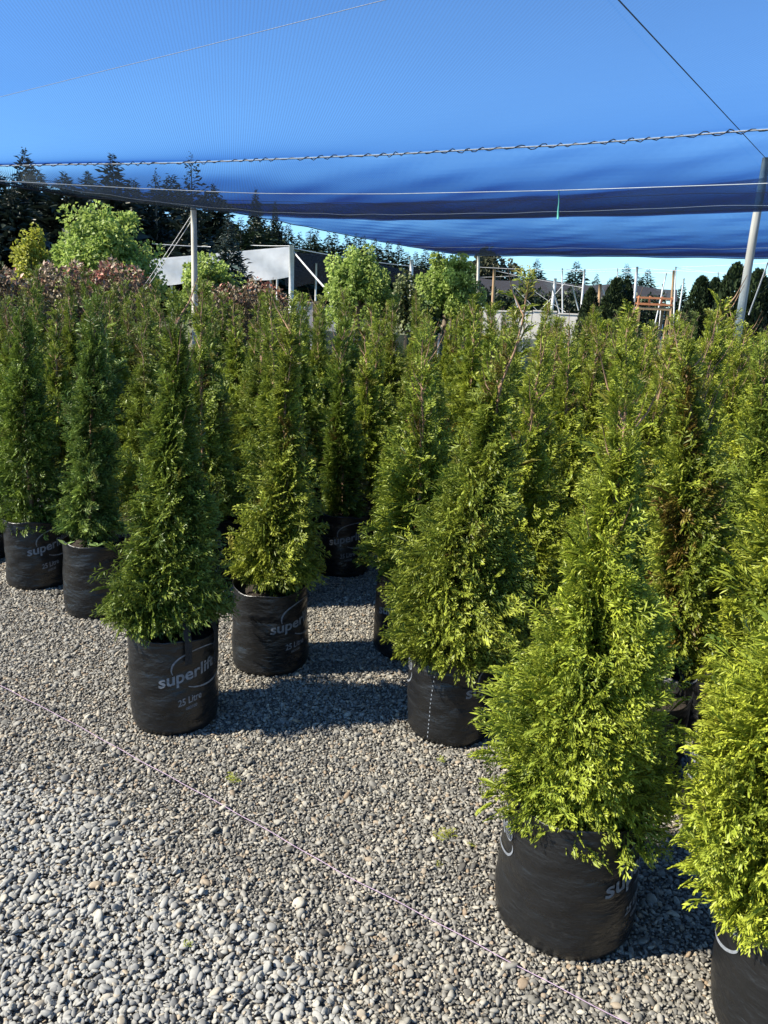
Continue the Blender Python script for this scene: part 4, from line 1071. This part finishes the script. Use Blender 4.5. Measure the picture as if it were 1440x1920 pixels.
# green mesh fence behind the bed
fe = empty('mesh_fence', at_d(760, 600, 16.5)[:2]); fo = np.array([*fe.location]); G = []
for j in range(4):
    G.append([np.array([*at_d(585 + 640 * c, 600, 16.5 + 1.0 * math.sin(c * 3))[:2], 0.92 * j / 3 + 0.02 * math.sin(c * 40)]) - fo for c in np.linspace(0, 1, 40)])
sheet('mesh', G, 4, None, M['greencloth'], None, fe)
for c in np.linspace(0, 1, 9):
    p = at_d(585 + 640 * c, 600, 16.42 + 1.0 * math.sin(c * 3))[:2] - fo[:2]; mb = MB(); mb.tube([(p[0], p[1], 0), (p[0], p[1], 0.96)], 0.022, 6); mb.build('fence_post', M['steel'], fe, True)
tag(fe, 'low green mesh fence along the far side of the plant bed', 'fence')
# tall poles and wires of the open frames on the right
def mast(px0, py0, px1, py1, D, r, mat, label, group=None):
    o, b_, t_ = post('mast', (px0, py0), (px1, py1), D, r, M[mat], label, 'pole', group); return t_
MG = 'thin steel masts of the open wire frames'
ML = 'thin pale mast of the open wire frames'
tops = [mast(*a, r_, 'steel', ML, MG) for *a, r_ in [
    (1054, 503, 1055, 585, 40, 0.035), (1096, 505, 1089, 590, 34, 0.045), (1158, 503, 1157, 585, 42, 0.03), (1195, 500, 1185, 600, 30, 0.05), (1250, 512, 1232, 590, 38, 0.03), (1242, 532, 1238, 590, 42, 0.03), (1267, 500, 1264, 585, 40, 0.035), (1283, 522, 1273, 585, 38, 0.035), (1396, 495, 1394, 560, 48, 0.035), (1347, 510, 1346, 560, 50, 0.035)]]
mast(1263, 506, 1258, 590, 40, 0.06, 'brownpost', 'brown timber pole among the pale masts')
mast(927, 505, 924, 575, 33, 0.065, 'brownpost', 'brown timber pole beside the maple at the net end')
mast(897, 476, 896, 520, 60, 0.10, 'post', 'grey pole tip above the maple at the net end')
mast(772, 487, 771, 560, 38, 0.09, 'steel', 'thick pale pole between the two bright maples')
mast(1041, 522, 1034, 590, 34, 0.07, 'steel', 'thick white pole with a dark cap near the pale wall')
mast(1125, 532, 1122, 590, 28, 0.06, 'brownpost', 'short weathered post by the clipped dark conifer')
BL = 'slanting pale brace of the open wire frames'; BG = 'slanting braces of the wire frames'
for a in [(956, 527, 972, 580), (1034, 532, 1050, 590), (1073, 537, 1087, 590), (1129, 540, 1138, 566)]:
    wire('brace', [at_d(a[0], a[1], 33), at_d(a[2], a[3], 33), at_d(a[2], a[3], 33) + (at_d(a[2], a[3], 33) - at_d(a[0], a[1], 33)) * 0.9], 0.028, M['steel'], BL, 'brace', BG)
WL = 'thin overhead wire strung between the pale masts'; WG = 'overhead wires between the masts'
for a in [(880, 500, 1260, 512, 40), (1054, 506, 1195, 503, 36), (930, 508, 1096, 540, 34), (1195, 503, 1440, 515, 34), (1267, 501, 1440, 493, 42), (1267, 502, 1440, 522, 42), (900, 520, 1000, 515, 50), (1000, 545, 1060, 585, 33), (956, 530, 1010, 585, 33), (1010, 585, 1060, 530, 33)]:
    wire('overhead_wire', [at_d(a[0], a[1], a[4]), at_d(a[2], a[3], a[4])], 0.010, M['wire'], WL, 'wire', WG)
# orange cage
oc = empty('orange_cage', at_d(1226, 590, 33)[:2], 0, -0.03); mb = None
kx = scale_at(at_d(1226, 560, 33)); zt = at_d(1226, 559, 33)[2]
for z in (zt, zt - 0.24):
    mb = MB(); mb.box((0, 0, z), (64 * kx, 0.06, 0.07)); mb.build('rail', M['orange'], oc)
    mb = MB(); mb.box((0.1, 0.9, z + 0.03), (58 * kx, 0.06, 0.06)); mb.build('rail', M['orange'], oc)
for x in (-31, -10, 12, 31):
    mb = MB(); mb.box((x * kx, 0.07, zt - 0.14), (0.06, 0.06, 0.42)); mb.build('upright', M['orange'], oc)
mb = MB(); mb.box((0, 0.45, zt - 0.40), (60 * kx, 0.9, 0.10)); mb.build('deck', M['brownpost'], oc)
for x, y in ((-27, 0.1), (27, 0.1), (-27, 0.8), (27, 0.8)):
    mb = MB(); mb.box((x * kx, y, (zt - 0.45) / 2), (0.09, 0.09, zt - 0.45)); mb.build('leg', M['brownpost'], oc)
tag(oc, 'orange painted steel cage with horizontal rails among the masts', 'cage')

# ------------------------------------------------------------------ small things near the camera
spx = [(-60, 1258), (0, 1285), (130, 1352), (270, 1430), (400, 1500), (520, 1567), (640, 1637), (760, 1698), (850, 1746), (950, 1800), (1060, 1858), (1190, 1925), (1320, 1990)]
sp = np.array([at_z(x, y, 0.016) for x, y in spx]); sp = lerp_poly(sp, np.linspace(0, 1, 90)); sp[:, 2] += 0.0012 * np.sin(np.arange(90) * 0.9)
mb = MB(); mb.tube(sp, 0.0011, 6); o = mb.build('marker_string', M['twine'], None, True, loc=sp[0]); tag(o, 'pink string laid across the gravel marking the bed edge', 'string')

def by_label(sn):
    return next(o for o in bpy.data.objects if o.parent is None and o.get('label', '').find(sn) >= 0)
# webbing handles on the dense dark cone conifer's bag
p3 = by_label('webbing handle'); fa = facing(HERO['P3'])
def strap(angle, outlen, w=0.024):
    mb = MB(); d = np.array([math.cos(angle), math.sin(angle), 0]); t = np.array([-d[1], d[0], 0]); V = []
    path = [(0.05, 0.46), (0.09, 0.475), (0.13, 0.45), (0.155, 0.405), (0.168, 0.365), (0.169, 0.365 - outlen * 0.5), (0.166, 0.365 - outlen)]
    for rr_, z in path: V += [d * rr_ + t * w / 2 + np.array([0, 0, z]), d * rr_ - t * w / 2 + np.array([0, 0, z])]
    V2 = [v + d * 0.003 for v in V]; n = len(path)
    Fc = [(2 * i, 2 * i + 1, 2 * i + 3, 2 * i + 2) for i in range(n - 1)]
    m_ = 2 * n
    Fc += [(a + m_, c + m_, c2 + m_, b2 + m_) for a, b2, c2, c in [(f[0], f[1], f[2], f[3]) for f in Fc[:]]]
    Fc += [(2 * i, 2 * i + 2, 2 * i + 2 + m_, 2 * i + m_) for i in range(n - 1)] + [(2 * i + 1, 2 * i + 1 + m_, 2 * i + 3 + m_, 2 * i + 3) for i in range(n - 1)]
    mb.add(V + V2, Fc); mb.build('handle', M['strap'], p3)
strap(fa + 0.30, 0.085); strap(fa + 1.05, 0.12)
# white stitches on the bag of the bushy conifer
p5 = by_label('stitched seam'); b5 = [c for c in p5.children if c.name.startswith('planter_bag')][0]
mb = MB(); a5 = facing(HERO['P5']) - b5.rotation_euler[2] - math.radians(27)
for i in range(15):
    z = 0.03 + i * 0.0165; a = a5 + 0.10 * (i / 15) * 0.6
    rr_ = bag_radius(z, a, 7) + 0.0014; d = np.array([math.cos(a), math.sin(a), 0]); t = np.array([-d[1], d[0], 0])
    mb.add([d * rr_ - t * 0.0014 + np.array([0, 0, z]), d * rr_ + t * 0.0014 + np.array([0, 0, z]), d * rr_ + t * 0.0014 + np.array([0, 0, z + 0.007]), d * rr_ - t * 0.0014 + np.array([0, 0, z + 0.007])], [(0, 1, 2, 3)])
mb.build('stitched_seam', M['rope'], b5)
# seedlings on the rim of the greyish conifer's bag
p2 = by_label('two seedlings'); f2 = facing(HERO['P2'])
for k, (da, rr_, n_) in enumerate(((-1.05, 0.15, 4), (0.05, 0.125, 6))):
    r = np.random.default_rng(80 + k); base = np.array([math.cos(f2 + da) * rr_, math.sin(f2 + da) * rr_, BAG_H - 0.025])
    an = np.arange(n_) * 6.283 / n_ + r.uniform(-0.3, 0.3, n_); D = unit(np.stack([np.cos(an), np.sin(an), r.uniform(0.15, 0.7, n_)], 1)); Nn = unit(np.array([0, 0, 1.0]) - D * D[:, 2:3])
    L = r.uniform(0.035, 0.055, n_); V, T = kite_cloud(np.repeat(base[None], n_, 0) + np.array([0, 0, 0.02]), D, Nn, L, L * 0.55, 0.15)
    A = np.ones((len(V), 4)); A[:, 0] = 0.7; A[:, 1] = 0.6; A[:, 2] = 0
    obj('seedling', mesh('seedling', V, T, False, A, [M['weed']]), p2)
# sprigs dropped on the gravel
def sprig(px, py, L, label, ang, brown_, n=3):
    p = at_z(px, py, 0.016); Vs, Ts, As = [], [], []; o_ = 0
    for k in range(n):
        tv, tf, tp = T_HI[k % 4]; a = ang + (k - 1) * 0.7; c, s = math.cos(a), math.sin(a)
        V = np.stack([tv[:, 0] * c - tv[:, 1] * s, tv[:, 0] * s + tv[:, 1] * c, tv[:, 2] * 0.6 + 0.02 * k], 1) * L
        A = np.ones((len(V), 4)); A[:, 0] = tp; A[:, 1] = 0.9; A[:, 2] = brown_
        Vs.append(V); Ts.append(tf + o_); As.append(A); o_ += len(V)
    o = obj('fallen_sprig', mesh('fallen_sprig', np.concatenate(Vs), np.concatenate(Ts), False, np.concatenate(As), [M['thuja']]), None, p)
    o.color = (0.75, 0.75, 0.7, 1); tag(o, label, 'sprig')
sprig(842, 1575, 0.05, 'browning green conifer sprig fallen on fine gravel near the pink string', 0.4, 0.25)
sprig(838, 1428, 0.035, 'small green sprig lying by the stitched bag', 1.4, 0.0, 2)
sprig(450, 1458, 0.045, 'pale green sprig lying on gravel before the webbing handle bag', 1.9, 0.05)
sprig(348, 1778, 0.022, 'tiny bright green leaf scrap among clean grey stones', 0.2, 0.0, 2)
sprig(895, 1583, 0.030, 'thin green scrap lying beside the browning sprig', 2.4, 0.05, 1)
sprig(828, 1628, 0.028, 'thin yellowed scrap lying on the gravel close to the pink string', 1.1, 0.3, 1)
